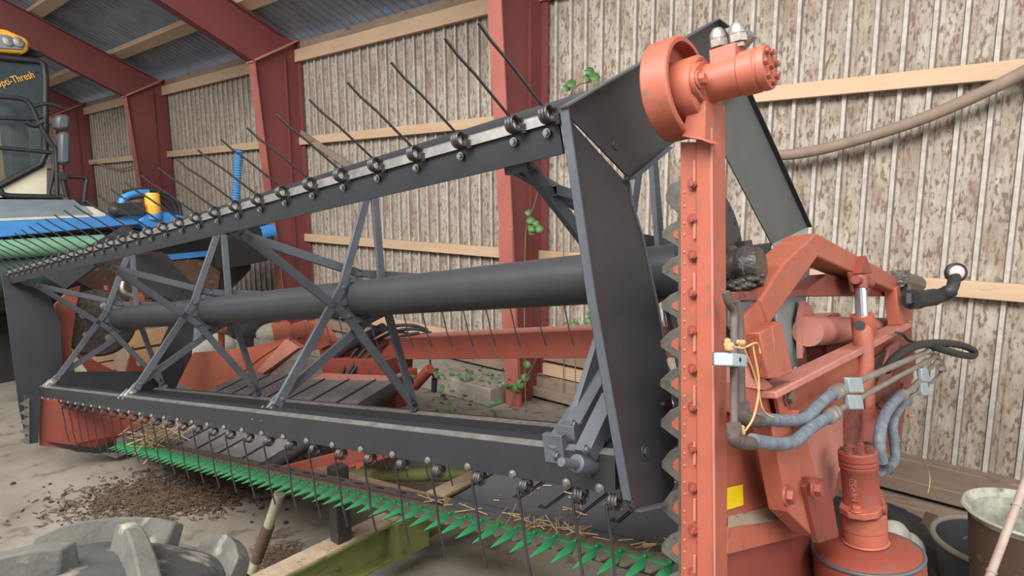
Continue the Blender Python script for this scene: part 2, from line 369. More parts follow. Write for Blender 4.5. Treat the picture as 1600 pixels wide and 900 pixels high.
# rear lower bat
n3 = [(.216, -.592), (.209, -.592), (.196, -.680), (.202, -.681), (.217, -.600), (.262, -.592), (.262, -.586)]
f3 = [(p[0], p[1]-.045) for p in n3]
mb = MB(); bat_profile(mb, n3, f3); bat3 = obj('reel_bat', mb, 'bat', H, smooth=20)
mb = MB(); bat_profile(mb, [(.209, -.593), (.207, -.590), (.235, -.583), (.237, -.587)], [(.209, -.638), (.207, -.635), (.235, -.628), (.237, -.632)])
w = obj('worn_edge', mb, 'steel', bat3); w['label'] = 'worn pale top edge of the bat'
tines(bat3, [(.0, -.03), (.008, -.10), (.01, -.15), (.02, -.225)], lerpab((.205, -.700), (.205, -.745)), A_T[:19])
# rear bat behind the tube
n5 = [(p[0]+.39, p[1]+.625) for p in n3]; f5 = [(p[0]+.39, p[1]+.60) for p in f3]
mb = MB(); bat_profile(mb, n5, f5); bat5 = obj('reel_bat', mb, 'bat', H, smooth=20)
tines(bat5, [(.0, -.03), (.012, -.10), (.02, -.17), (.045, -.262)], lerpab((.598, -.072), (.598, -.12)), A_T[:19])
# topmost bat, just behind the upper one
n4 = [(p[0]+.775, p[1]+.245) for p in n1]; f4 = [(p[0]+.775, p[1]+.215) for p in f1]
mb = MB(); bat_profile(mb, n4, f4); bat4 = obj('reel_bat', mb, 'bat', H, smooth=20)
# spiders
RB = [np.array(q) for q in ((-.520, .330), (-.480, -.375), (.222, -.575), (.575, .03), (.155, .575))]
for a, nm in ((-.09, 0), (1.3855, 1), (2.98, 2), (4.62, 3)):
    hub = MB(); hub.lathe(W(a-.012, 0, 0), D, [(.086, 0), (.112, 0), (.112, .024), (.086, .024)], 5, 0)
    for k in range(5):
        q = pent(k+.5, .1); hub.box(W(a, *q), (DV, BV, VV), (.02, .014, .014))
    sp = obj('reel_spider', hub, 'grey', H)
    for k in range(5):
        p, q = RB[k], RB[(k+2) % 5]; mid = pent(k+1, .118)
        off = .018 if k % 2 else -.018
        mb = MB(); pts = [seg(p, mid, .0), mid, q]
        for u, v in ((p, mid), (mid, q)):
            du = nrm(v-u); u2 = u-du*.006; v2 = v+du*.012
            nb = np.array([-du[1], du[0]])*.019
            poly = [W(a+off-.009, *(u2+nb)), W(a+off-.009, *(v2+nb)), W(a+off-.009, *(v2-nb)), W(a+off-.009, *(u2-nb))]
            mb.prism(poly, DV*.018)
        for u in (p, mid, q): mb.hexb(W(a+off-.009, *seg(u, np.zeros(2), .04)), -D, .008, .008)
        obj('spider_arm', mb, 'grey', sp, bev=.002)
    # clamps holding the bats
    for k in (range(3) if nm else (0, 2)):
        p = RB[k]; d = nrm(p); out = p+d*.045
        mb = MB(); mb.bar(W(a, *p), W(a, *(p+d*.085)), .04, .018, D)
        mb.cyl(W(a-.045, *out), W(a+.045, *out), .011, n=12)
        for sgn in (-1, 1):
            mb.box(W(a+.035*sgn, *(out+d*.02)), (DV, V3(B*d[0]+V*d[1]), V3(-B*d[1]+V*d[0])), (.004, .035, .022))
            mb.hexb(W(a+.045*sgn, *out), D*sgn, .012, .01)
        obj('bat_clamp', mb, 'steel' if k == 1 else 'grey', sp, bev=.0015)
# near end plates of the reel (flanged sheet)
def plate(px, a, th=.005, lip=0): return [PA(x, y, a) for x, y in px]
def sheet(name, px, a, m, th=.005, lips=(), lipd=.02, par=None, extra=None):
    mb = MB(); P = [PA(x, y, a) for x, y in px]; mb.prism(P, DV*th)
    for i in lips:
        u, v = V3(P[i]), V3(P[(i+1) % len(P)]); mb.bar(u-DV*(lipd/2), v-DV*(lipd/2), .004, lipd, D)
    if extra: extra(mb)
    return obj(name, mb, m, par or H, bev=.0015)
AN = -.33
def ex(mb):
    for x, y, r in ((958, 228, .013), (883, 182, .009), (978, 281, .008), (1008, 706, .014), (1035, 632, .007), (986, 787, .012)):
        mb.hexb(PA(x, y, AN), -D, r, .008)
sA = sheet('end_plate', [(877, 172), (983, 290), (992, 330), (1003, 367), (1016, 425), (1028, 480), (1042, 560), (1052, 640), (1054, 760), (1040, 785), (990, 797), (975, 780), (920, 470)], AN, 'black', extra=ex)
mb = MB()
for p, q in (((877, 172), (920, 470)), ((920, 470), (975, 780)), ((990, 797), (1040, 785))):
    mb.bar(V3(PA(*p, AN))-DV*.008, V3(PA(*q, AN))-DV*.008, .004, .02, D)
obj('folded_lip', mb, 'grey', sA)
mb = MB(); L = [(983, 285), (988, 320), (1003, 367), (1016, 425), (1028, 480), (1042, 560)]
for p, q in zip(L, L[1:]): mb.bar(V3(PA(*p, AN))+DV*.02, V3(PA(*q, AN))+DV*.02, .006, .045, D)
obj('folded_lip', mb, 'grey', sA)
sB = sheet('end_plate', [(877, 168), (1116, 32), (1132, 44), (1145, 62), (1150, 150), (1042, 232), (985, 280)], AN-.006, 'black')
mb = MB()
for p, q in (((877, 168), (1116, 32)), ((1116, 32), (1132, 44)), ((985, 280), (1042, 232))):
    mb.bar(V3(PA(*p, AN-.006))-DV*.006, V3(PA(*q, AN-.006))-DV*.006, .004, .022, D)
obj('folded_lip', mb, 'grey', sB)
AC = -.325
sC = sheet('end_plate', [(1108, 60), (1135, 70), (1168, 150), (1215, 252), (1262, 355), (1207, 383), (1170, 312), (1131, 238), (1100, 180)], AC, 'olive')
mb = MB(); L = [(1135, 70), (1168, 150), (1215, 252), (1262, 355)]
for p, q in zip(L, L[1:]): mb.bar(V3(PA(*p, AC))-DV*.006, V3(PA(*q, AC))-DV*.006, .004, .022, D)
obj('folded_lip', mb, 'black', sC)
sD = sheet('end_plate', [(1207, 380), (1262, 355), (1266, 420), (1247, 570), (1232, 582), (1218, 560)], AC, 'palegrey')  # this end plate is a paler grey than its neighbours
sheet('end_plate', [(1232, 582), (1050, 700), (1045, 640), (1218, 545)], AC, 'black')
# hub disc between the end plate and the side knife
mb = MB(); mb.lathe(W(-.36, -.02, .02), D, [(0, 0), (.14, 0), (.14, .012), (.225, .012), (.225, .022), (0, .022)], 48); dsc = obj('hub_disc', mb, 'black', H)
hl0 = None
for i in range(24):
    t = 2*math.pi*i/24; p = W(-.3485, -.02+.207*math.cos(t), .02+.207*math.sin(t))
    if hl0 is None:
        mb = MB(); mb.cyl(p, V3(p)+DV*.001, .008, n=8); hl0 = obj('disc_hole', mb, 'dark', dsc, at=p)
    else: dup(hl0, p, dsc)
dsc['label'] = 'black perforated adjustment disc'
# far end plates
AF = 4.80
sheet('end_plate', [(2, 428), (72, 448), (95, 505), (98, 572), (72, 622), (42, 692), (30, 640)], AF-.03, 'black')
sheet('end_plate', [(62, 428), (196, 351), (216, 366), (102, 452)], AF, 'black')
sheet('end_plate', [(196, 352), (213, 400), (252, 393), (299, 441), (277, 472), (213, 447), (180, 400)], AF, 'black')
sheet('end_plate', [(299, 441), (303, 515), (300, 555), (272, 612), (216, 612), (262, 513), (272, 470)], AF, 'black')
sheet('end_plate', [(96, 581), (236, 580), (270, 614), (60, 630)], AF, 'black')

# upper spider struts poking out at the near upper bat + channel end
mb = MB(); p, q = PA(790, 258, -.10), PA(815, 250, -.16)
mb.bar(p, W(*(loc(p)+np.array([-.07, .0, .0]))), .05, .016, B); obj('clamp_bracket', mb, 'grey', H, bev=.002)
mb = MB(); c0, c1 = PA(864, 298, -.12), PA(935, 318, -.12)
x, y, z = frame(V3(c1)-V3(c0), D)
for s_ in (-1, 1):
    mb.box((V3(c0)+V3(c1))/2+x*.012*s_, (x, y, z), (.0015, .014, (V3(c1)-V3(c0)).length/2))
    mb.box((V3(c0)+V3(c1))/2+y*.014*s_, (x, y, z), (.0135, .0015, (V3(c1)-V3(c0)).length/2))
o = obj('square_tube_stub', mb, 'grey', H)
# pivot assembly on the lower front bat
pv = MB(); a_ = -.13
p = PA(868, 690, a_)
pv.cyl(PA(864, 688, a_), PA(948, 690, a_), .021, n=20); pv.box(PA(868, 700, a_), (DV, BV, VV), (.03, .010, .036))
pv.box(PA(892, 682, a_), (DV, BV, VV), (.028, .022, .034)); pv.hexb(PA(868, 712, a_-.03), -D, .009, .01)
obj('bat_pivot', pv, 'grey', H, bev=.002)
pv = MB(); a_ = -.235
pv.cyl(PA(876, 722, a_), PA(905, 726, a_), .011, n=12); pv.cyl(PA(900, 724, a_), PA(928, 728, a_), .021, n=20)
P = [PA(x, y, a_) for x, y in ((912, 716), (947, 712), (966, 716), (970, 772), (948, 768), (918, 740))]; pv.prism(P, DV*.012)
obj('bat_pivot', pv, 'grey', H, bev=.002)
mb = MB(); mb.bar(PA(895, 675, -.13), PA(948, 580, -.13), .04, .048, D); mb.bar(PA(905, 672, -.11), PA(960, 592, -.11), .006, .05, D)
mb.hexb(PA(895, 663, -.148), -D, .008, .01); obj('bat_strut', mb, 'grey', H, bev=.002)
mb = MB(); mb.bar(PA(914, 712, -.235), PA(957, 622, -.235), .04, .044, D); mb.bar(PA(932, 705, -.215), PA(965, 650, -.215), .006, .05, D)
mb.hexb(PA(914, 702, -.253), -D, .008, .01); obj('bat_strut', mb, 'grey', H, bev=.002)

# ---------------------------------------------------- side knife post
BP = -.45
def pb(x, y, db=0): return PB(x, y, BP)+B*db
ys0, ys1 = 150, 1010
mb = MB(); T0, T1 = pb(1063, 222), pb(1064, 1010); U0, U1 = pb(1092, 222), pb(1092, 1010)
mb.prism([T0, U0, U1, T1], B*.008)
post = obj('side_knife_post', mb, 'orange', H, bev=.001)
mb = MB(); mb.prism([pb(1088, 158, -.006), pb(1113, 158, -.006), pb(1119, 1010, -.006), pb(1089, 1010, -.006)], B*.078); obj('post_tube', mb, 'orange', post, bev=.005)
mb = MB(); mb.tube([pb(1113, 200, -.006), pb(1119, 1000, -.006)], .0028, 6)
for i in range(9):
    yy = 250+i*88; mb.tube([pb(1087, yy, -.006), pb(1087, yy+34, -.006)], .0034, 6)
o = obj('weld_bead', mb, 'pink', post)
mb = MB(); mb.prism([pb(1057, 275, .008), pb(1065, 275, .008), pb(1066, 1010, .008), pb(1058, 1010, .008)], B*.012); obj('knife_back', mb, 'knife', post)
mb = MB(); mb.prism([pb(1041, 222, .10), pb(1047, 222, .10), pb(1047, 280, .10), pb(1041, 280, .10)], B*.02); mb.prism([pb(1048, 222, .09), pb(1056, 222, .09), pb(1056, 282, .09), pb(1048, 282, .09)], B*.01)
obj('inner_guide', mb, 'maroon', post)
pitch = [288, 343, 400, 458, 517, 577, 636, 700, 762, 828, 895, 962]
mb = MB(); mb.lathe(pb(1084, 288), -B, [(0, 0), (.0145, 0), (.0145, .002), (0, .002)], 24); mb.lathe(pb(1085, 288), -B, [(0, 0), (.009, 0), (.009, .011), (0, .011)], 6); mb.cyl(pb(1085, 288), V3(pb(1085, 288))-BV*.017, .005, n=10)
fb = obj('post_bolt', mb, 'orange2', post, at=pb(1084, 288), bev=.0006)
for yy in pitch[1:]: dup(fb, pb(1084, yy), post)
mb = MB(); mb.lathe(pb(1070, 300), -B, [(0, 0), (.0032, 0), (.002, .002), (0, .002)], 8)
fr_ = obj('rivet', mb, 'pink', post, at=pb(1070, 300))
for i in range(26): dup(fr_, pb(1069.5, 322+i*22.5+(4 if i % 2 else 0)), post)
# knife sections
edges = [278, 340, 395, 451, 508, 571, 633, 697, 763, 830, 893, 960, 1025]
secs = None
for i in range(len(edges)-1):
    y0, y1 = edges[i], edges[i+1]; mid = (y0+y1)/2; xt_ = 1029+1.5*math.sin(i)
    if i == 0: xt_ = 1036
    P = [(1064, y0+1), (1044, y0+10), (xt_, mid-6), (xt_, mid+4), (1050, y1-12), (1064, y1-1)]
    mb = MB(); mb.prism([pb(x, y, .012) for x, y in P], B*.004); mb.prism([pb(x-3, y+1, .022) for x, y in P], B*.004)
    k = obj('knife_section', mb, 'knife', post, bev=.001)
    if i:
        P2 = [(1064, y0+14), (1058, y0+18), (xt_+18, mid-4), (xt_+18, mid+3), (1058, y1-20), (1064, y1-14)]
        mb = MB(); mb.prism([pb(x, y, .010) for x, y in P2], B*.003); obj('section_face', mb, 'orange', k)
# motor at the top of the side knife
def MC(a, x, y): return PA(x, y, a)
c0 = V3(W(-.47, *loc(PA(1068, 137, -.5))[1:])); ax = -DV
cc = V3(PA(1066, 138, -.50))
mb = MB(); mb.lathe(cc+DV*.045, ax, [(0, 0), (.104, 0), (.108, .004), (.108, .058), (.104, .062), (.094, .062), (.094, .030), (0, .030)], 48)
drum = obj('knife_drive_housing', mb, 'orange', post, smooth=40, bev=.001)
mb = MB(); P = [pb(1076, 205), pb(1114, 205), pb(1128, 232), pb(1118, 236), pb(1086, 226), pb(1068, 222)]; mb.prism([pb(1088, 160, -.035), pb(1113, 160, -.035), pb(1113, 222, -.035), pb(1076, 216, -.035)], B*.04)
mb.prism([pb(1078, 214, -.045), pb(1112, 218, -.045), pb(1124, 226, -.045), pb(1112, 222, -.045)], B*.05)
obj('housing_bracket', mb, 'orange', post, bev=.002)
c2 = cc-DV*.0-V3(V)*.012
mb = MB(); mb.lathe(c2+DV*.015, ax, [(0, 0), (.066, 0), (.069, .004), (.069, .062), (.062, .068), (.055, .068), (.055, .064), (0, .064)], 40); obj('bearing_drum', mb, 'orange', drum, smooth=40)
m0 = c2+ax*.045+VV*.005; mb = MB()
mb.lathe(m0, ax, [(0, 0), (.046, 0), (.046, .014), (.040, .02), (.041, .085), (.044, .088), (.044, .118), (.0415, .12), (.0415, .124), (.044, .126), (.044, .136), (.0425, .14), (0, .14)], 40)
motor = obj('hydraulic_motor', mb, 'orange', drum, smooth=40)
mb = MB(); x, y, z = frame(ax, V)
P = [m0+ax*.006+x*.078*math.cos(t)+y*.046*math.sin(t) for t in [2*math.pi*i/24 for i in range(24)]]
mb.prism([p for p in P], ax*.012)
for s_ in (-1, 1): mb.hexb(m0+ax*.018+x*.060*s_, ax, .013, .016)
mb.prism([m0+ax*.03+VV*.028-BV*.026, m0+ax*.03+VV*.028+BV*.026, m0+ax*.03+VV*.062+BV*.022, m0+ax*.03+VV*.062-BV*.022], ax*.055)
obj('motor_flange', mb, 'orange', drum, bev=.008)
for i in range(8):
    t = 2*math.pi*i/7+.3; r_ = .031 if i < 7 else 0; mb = MB(); mb.hexb(m0+ax*.14+VV*r_*math.sin(t)+BV*r_*math.cos(t), ax, .0066, .007, washer=False); obj('cover_bolt', mb, 'orange2', drum)
for k, (da, db) in enumerate(((.045, -.004), (.082, .004))):
    q = m0+ax*da+BV*db+VV*.055
    mb = MB(); mb.lathe(q, V, [(0, 0), (.013, 0), (.013, .010), (0, .010)], 16); mb.lathe(q+VV*.010, V, [(0, 0), (.019, 0), (.019, .016), (0, .016)], 6)
    mb.lathe(q+VV*.026, V, [(0, 0), (.0165, 0), (.0165, .010), (.013, .018), (.009, .023), (0, .025)], 16)
    f = obj('hose_fitting', mb, 'pipe', drum, bev=.001); f['label'] = 'capped grey hydraulic union'
q = m0+ax*.074+BV*.03+VV*.06; mb = MB(); mb.cyl(q, q+ax*.03+VV*.02-BV*.004, .012, n=12); obj('hose_fitting', mb, 'steel', drum)
# ---------------------------------------------------- cutterbar, guards
def cz(a): return -.748-.0235*a                       # height of the knife line in header space
def dk_far(a, b): return cz(a)-.016+.235*(b+.25)       # the sloping table behind it
def dk(a, b): return -.752+.03*(b+.24)                 # flatter deck at the near end
A_END = 3.85
mb = MB(); mb.prism([W(-.42, -.345, cz(-.42)-.012), W(-.42, -.27, cz(-.42)-.006), W(-.42, -.27, cz(-.42)-.03), W(-.42, -.345, cz(-.42)-.03)], V3(W(A_END, -.345, cz(A_END)-.012))-V3(W(-.42, -.345, cz(-.42)-.012)))
cb = obj('cutterbar', mb, 'brownpipe', H)
mb = MB(); u, v = W(-.42, -.305, cz(-.42)+.004), W(A_END, -.305, cz(A_END)+.004); mb.bar(u, v, .022, .006, V); o = obj('knife_back', mb, 'rust', cb)
mb = MB(); mb.bar(W(.70, -.262, cz(.7)-.004), W(A_END, -.262, cz(A_END)-.004), .045, .028, V); obj('rear_bar', mb, 'brownpipe', cb)
for i in range(10): mb = MB(); mb.bar(W(.75+.14*i, -.262, cz(.75+.14*i)+.011), W(.80+.14*i, -.262, cz(.8+.14*i)+.011), .010, .002, V); obj('bar_slot', mb, 'dark', cb)
mb = MB()
# double finger guard
def finger(o_, L, s):
    st = [(.004, .014, .012), (-.022, .011, .013), (-.045, .018, .017), (-.078, .014, .013), (-L, .0015, .0015)]
    vs = []
    for (b, w_, h_) in st: vs += [o_+BV*b+DV*w_, o_+BV*b+VV*h_, o_+BV*b-DV*w_, o_+BV*b-VV*h_*.8]
    fs = [(0, 1, 2, 3), (19, 18, 17, 16)]
    for i in range(4): fs += [(i*4+j, (i+1)*4+j, (i+1)*4+(j+1) % 4, i*4+(j+1) % 4) for j in range(4)]
    mb.add(vs, fs)
z0 = Vector((0, 0, 0)); finger(z0, .128, 0); mb.box(z0+BV*.012, (DV, BV, VV), (.022, .016, .005)); mb.box(z0+DV*.026-BV*.012+VV*.004, (DV, BV, VV), (.022, .007, .004)); mb.ball(z0-BV*.008+VV*.011, .006, 8, 5)
g0 = None; n = 0
while True:
    a = -.36+.0762*n
    if a > A_END-.02: break
    p = W(a, -.335, cz(a)+.002)
    if g0 is None: g0 = obj('knife_guard', mb, 'green', cb, bev=.0012); g0.location = V3(p)-org(cb)
    else: dup(g0, p, cb)
    n += 1
ks = None
for i in range(n):
    a = -.36+.0762*(i+.5); p = W(a, -.335, cz(a)+.003)
    if ks is None:
        mb = MB(); mb.prism([z0-DV*.036+BV*.02, z0+DV*.036+BV*.02, z0+DV*.036, z0+DV*.008-BV*.065, z0-DV*.008-BV*.065, z0-DV*.036], VV*.003); ks = obj('knife_section', mb, 'knife', cb); ks.location = V3(p)-org(cb)
    else: dup(ks, p, cb)

# ---------------------------------------------------- draper decks
def deck(a0, a1, b0, b1, label, m='black', dk=None, k_=1.):
    nseg = 5; mb = MB(); dk = dk or dk_far
    r = .028
    for i in range(nseg):
        u, v = a0+(a1-a0)*i/nseg, a0+(a1-a0)*(i+1)/nseg
        P = [W(u, b0, dk(u, b0)), W(v, b0, dk(v, b0)), W(v, b1, dk(v, b1)), W(u, b1, dk(u, b1))]
        mb.prism(P, -VV*.012)
    path = lambda a: [W(a, b0-.004, dk(a, b0)-.0005), W(a, b0-.018*k_, dk(a, b0)-.004*k_), W(a, b0-.032*k_, dk(a, b0)-.016*k_), W(a, b0-.038*k_, dk(a, b0)-.036*k_), W(a, b0-.036*k_, dk(a, b0)-.06*k_), W(a, b0-.01, dk(a, b0)-.06*k_)]
    p0, p1 = path(a0), path(a1); k = len(p0); mb.add(p0+p1, [(i, i+1, k+i+1, k+i) for i in range(k-1)]+[tuple(range(k))[::-1], tuple(range(k, 2*k))])
    d = obj('draper_deck', mb, m, H); d['label'] = label; return d
d1 = deck(-.33, .66, -.225, .9, 'black sheet deck beside the side knife', 'deck', dk, 1.25)
for (a, b, ln) in ((.44, -.14, .34), (.30, -.17, .40), (.16, -.15, .48), (.02, -.16, .40)):
    mb = MB(); mb.prism([W(a, b, dk(a, b)+.001), W(a-.035, b, dk(a, b)+.001), W(a-.035, b+ln, dk(a, b+ln)+.001), W(a, b+ln, dk(a, b+ln)+.001)], VV*.002)
    obj('deck_slot', mb, 'dark', d1)
    mb = MB(); mb.prism([W(a-.002, b+.02, dk(a, b)+.003), W(a-.026, b+.005, dk(a, b)+.003), W(a-.026, b+ln, dk(a, b+ln)+.015), W(a-.002, b+ln, dk(a, b+ln)+.015)], VV*.002)
    obj('slot_louvre', mb, 'deck', d1)
d2 = deck(2.02, 4.35, -.235, .80, 'dusty dark deck at the far side', 'slate')
d2.data.materials.clear(); d2.data.materials.append(mat('dusty_belt', (112, 108, 106), .6, 0, (86, 83, 83), 5, .5, (146, 140, 132), 30, .62))
for i in range(7):
    a = 2.35+.3*i; mb = MB(); mb.bar(W(a, -.22, dk_far(a, -.22)+.004), W(a, .78, dk_far(a, .78)+.004), .010, .010, V); obj('belt_slat', mb, 'black', d2)
mb = MB(); mb.cyl(W(2.03, -.27, dk_far(2.0, -.27)-.005), W(2.03, .74, dk_far(2.0, .74)+.0), .040, n=24); obj('belt_roller', mb, 'rubber', d2)
# red channel carrying the deck, under the knife line
mb = MB(); mb.bar(PC(440, 742, -.86), PC(596, 702, -.86), .012, .09, V); mb.bar(V3(PC(440, 742, -.86))+BV*.03-VV*.045, V3(PC(596, 702, -.86))+BV*.03-VV*.045, .07, .012, V)
mb.prism([PC(556, 694, -.9), PC(604, 706, -.9), PC(604, 706, -.96), PC(556, 734, -.9)], BV*.02)
obj('deck_support', mb, 'orange2', H, bev=.002)
# ---------------------------------------------------- rear frame
u, v = W(-.35, 1.05, -.30), W(3.3, 1.05, -.40)
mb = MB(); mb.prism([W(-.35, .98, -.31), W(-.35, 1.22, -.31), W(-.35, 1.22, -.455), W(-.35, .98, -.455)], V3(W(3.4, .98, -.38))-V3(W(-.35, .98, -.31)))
bm_ = obj('rear_beam', mb, 'orange2', H, bev=.004)  # darker red puts the shade of the front face into the paint
mb = MB(); mb.prism([W(-.33, .99, -.309), W(-.33, 1.21, -.309), W(3.38, 1.21, -.379), W(3.38, .99, -.379)], VV*.002); obj('lit_top', mb, 'pink', bm_)  # paler strip paints the light falling on the beam top
# upright and feed frame behind the far deck
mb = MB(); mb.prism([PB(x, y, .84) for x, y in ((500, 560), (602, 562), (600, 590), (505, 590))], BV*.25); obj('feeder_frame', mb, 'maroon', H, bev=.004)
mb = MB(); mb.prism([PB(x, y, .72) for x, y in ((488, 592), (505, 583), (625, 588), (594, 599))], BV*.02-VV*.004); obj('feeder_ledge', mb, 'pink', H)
mb = MB(); mb.cyl(PB(648, 603, .95), PB(672, 576, .95), .036, n=20); mb.box(PB(640, 588, .95), (DV, BV, VV), (.04, .04, .05)); obj('end_bracket', mb, 'orange2', H, bev=.003)
mb = MB(); mb.prism([PB(x, y, .88) for x, y in ((575, 615), (620, 612), (618, 640), (580, 640))], BV*.1); obj('lower_bracket', mb, 'orange2', H)
# back sheet of the far half
mb = MB(); mb.prism([PB(x, y, .84) for x, y in ((302, 551), (346, 548), (393, 542), (451, 527), (474, 541), (420, 585), (381, 620), (268, 614))], BV*.012)
bs = obj('back_sheet', mb, 'orange', H, bev=.002)
mb = MB(); mb.tube(bez([PB(x, y, .835) for x, y in ((455, 528), (405, 560), (362, 597))], 4), .006, 6); obj('pressed_crease', mb, 'orange', bs)
mb = MB(); mb.prism([PB(x, y, .80) for x, y in ((407, 579), (452, 530), (472, 544), (416, 584))], VV*.008-BV*.03); obj('folded_flange', mb, 'pink', bs, bev=.002)
mb = MB(); mb.cyl(PB(341, 605, .838), PB(341, 605, .82), .018, n=16); obj('drain_hole', mb, 'dark', bs)
# centre bracket plates on the beam
mb = MB(); mb.prism([PB(x, y, .97) for x, y in ((450, 508), (476, 500), (500, 545), (474, 552))], BV*.02); mb.prism([PB(x, y, 1.02) for x, y in ((423, 505), (450, 503), (455, 532), (430, 536))], BV*.02)
mb.prism([PB(x, y, .95) for x, y in ((478, 502), (486, 502), (512, 540), (500, 546))], BV*.12); mb.hexb(PB(468, 526, .97), -B, .016, .014)
obj('centre_bracket', mb, 'orange', H, bev=.003)
# knob and red fitting behind far sheet
mb = MB(); mb.cyl(PB(346, 550, .9), PB(346, 520, .9), .03, n=16); mb.cyl(PB(346, 518, .9), PB(346, 512, .9), .05, n=16); obj('filler_cap', mb, 'orange', H)
# hydraulic hoses draped over the beam
for k, L in enumerate((((512, 624), (530, 592), (556, 548), (596, 515), (640, 508), (668, 516)), ((524, 620), (545, 582), (572, 545), (612, 520), (650, 514), (676, 522)), ((531, 622), (552, 580), (580, 552), (622, 528), (655, 520)))):
    pts = [PB(x, y, .70+.10*i+.01*k) for i, (x, y) in enumerate(L)]
    mb = MB(); mb.tube(bez(pts, 8), .012, 10); hz = obj('hydraulic_hose', mb, 'rubber', H, smooth=60)
    mb = MB(); e0, e1 = V3(pts[0]), V3(pts[1]); d_ = (e0-e1).normalized(); mb.cyl(e0-d_*.02, e0+d_*.05, .016, n=12); mb.cyl(e0+d_*.05, e0+d_*.09, .012, n=12)
    mb.lathe(e0+d_*.01, d_, [(0, 0), (.021, 0), (.021, .02), (0, .02)], 6); o = obj('hose_coupling', mb, 'steel', hz)
mb = MB(); mb.tube(bez([PB(x, y, .9) for x, y in ((510, 572), (540, 545), (575, 525), (598, 512))], 6), .035, 12); obj('thick_hose', mb, 'rubber', H, smooth=60)
mb = MB(); mb.tube(bez([PB(x, y, 1.0) for x, y in ((672, 562), (674, 580), (679, 592))], 5), .006, 8); hc_ = obj('hanging_cable', mb, 'rubber', H)
mb = MB(); mb.cyl(PB(679, 592, 1.0), PB(678, 612, 1.0), .02, n=12)
obj('cable_plug', mb, 'rubber', hc_)
# ---------------------------------------------------- far end: divider and drive
mb = MB()
P = [(62, 622), (160, 632), (238, 650), (262, 664), (205, 710), (150, 708), (62, 696)]
mb.prism([PA(x, y, 4.25) for x, y in P], DV*.02); mb.prism([PA(x, y, 4.25) for x, y in ((120, 692), (205, 712), (330, 665), (262, 664))], -VV*.02)
fd = obj('far_divider', mb, 'orange2', H, bev=.003)
mb = MB(); mb.prism([PA(x, y, 4.23) for x, y in ((72, 690), (150, 700), (206, 680), (210, 700), (200, 712), (120, 706))], DV*.012); obj('worn_skirt', mb, 'dark', fd)
mb = MB(); mb.prism([PA(x, y, 4.20) for x, y in ((158, 708), (200, 707), (236, 697), (180, 716))], DV*.03); obj('divider_toe', mb, 'steel', fd)
mb = MB(); mb.prism([PA(x, y, 4.2) for x, y in ((40, 618), (64, 618), (60, 692), (42, 694))], DV*.05); fp = obj('far_knife_post', mb, 'black', H)
for i in range(5):
    y_ = 622+i*14.5; mb = MB(); mb.prism([PA(x, y, 4.19) for x, y in ((46, y_), (30, y_+9), (46, y_+15))], DV*.006); obj('knife_section', mb, 'knife', fp)
mb = MB(); mb.prism([PA(x, y, 4.9) for x, y in ((86, 476), (108, 452), (126, 446), (120, 478), (112, 540), (110, 578), (98, 600), (88, 560))], DV*.05); obj('far_upright', mb, 'orange2', H, bev=.004)
mb = MB(); mb.prism([PA(x, y, 5.0) for x, y in ((96, 586), (104, 538), (134, 556), (176, 578), (196, 582), (208, 540), (214, 570), (232, 580), (228, 596), (100, 600))], DV*.03); obj('far_side_frame', mb, 'orange2', H, bev=.004)
mb = MB(); mb.lathe(W(4.95, -.05, -.02), D, [(0, 0), (.26, 0), (.28, .02), (.28, .07), (.22, .09), (0, .09)], 32)
o = obj('far_drive_wheel', mb, 'grease', H)
for t in range(5):
    q = 2*math.pi*t/5; mb = MB(); mb.hexb(W(4.95, -.05+.14*math.cos(q), -.02+.14*math.sin(q)), -D, .02, .03); obj('wheel_bolt', mb, 'steel', o)
mb = MB(); mb.prism([PA(x, y, 4.97) for x, y in ((112, 540), (118, 555), (140, 585), (176, 600), (120, 600))], DV*.02); obj('cream_guard', mb, 'cream', H)
mb = MB(); mb.cyl(PA(205, 470, 5.0), PA(232, 478, 5.0), .06, n=20); mb.lathe(PA(215, 472, 5.0), B, [(0, 0), (.09, 0), (.09, .03), (0, .03)], 20); mb.cyl(PA(170, 478, 5.), PA(166, 446, 5.), .02, n=12)
obj('far_motor', mb, 'orange2', H)
mb = MB(); mb.tube(bez([PA(x, y, 4.95) for x, y in ((193, 440), (191, 452), (197, 459), (206, 462))], 5), .022, 10); obj('motor_elbow', mb, 'steel', H, smooth=60)

# ---------------------------------------------------- near end: reel arm, bearing, side frame
AA = -.50
arm = MB(); wdt = .095
L = [(1224, 412), (1276, 364), (1410, 437), (1412, 462), (1278, 401), (1201, 509), (1189, 468)]
arm.prism([PA(x, y, AA) for x, y in L], DV*wdt); arm = obj('reel_arm', arm, 'orange', H, bev=.006)
mb = MB(); mb.prism([PA(x, y, AA+.004) for x, y in ((1340, 400), (1350, 428), (1330, 428))], -DV*.03)
for s_ in (0, .07): mb.prism([PA(x, y, AA-.004+s_) for x, y in ((1328, 425), (1362, 432), (1360, 455), (1352, 462), (1334, 456))], DV*.012)
obj('cylinder_lug', mb, 'orange2', arm, bev=.003)
mb = MB(); mb.prism([PA(x, y, AA+.05) for x, y in ((1262, 452), (1292, 428), (1336, 440), (1400, 462), (1330, 462), (1262, 462))], DV*.06); obj('arm_gusset', mb, 'maroon', arm)
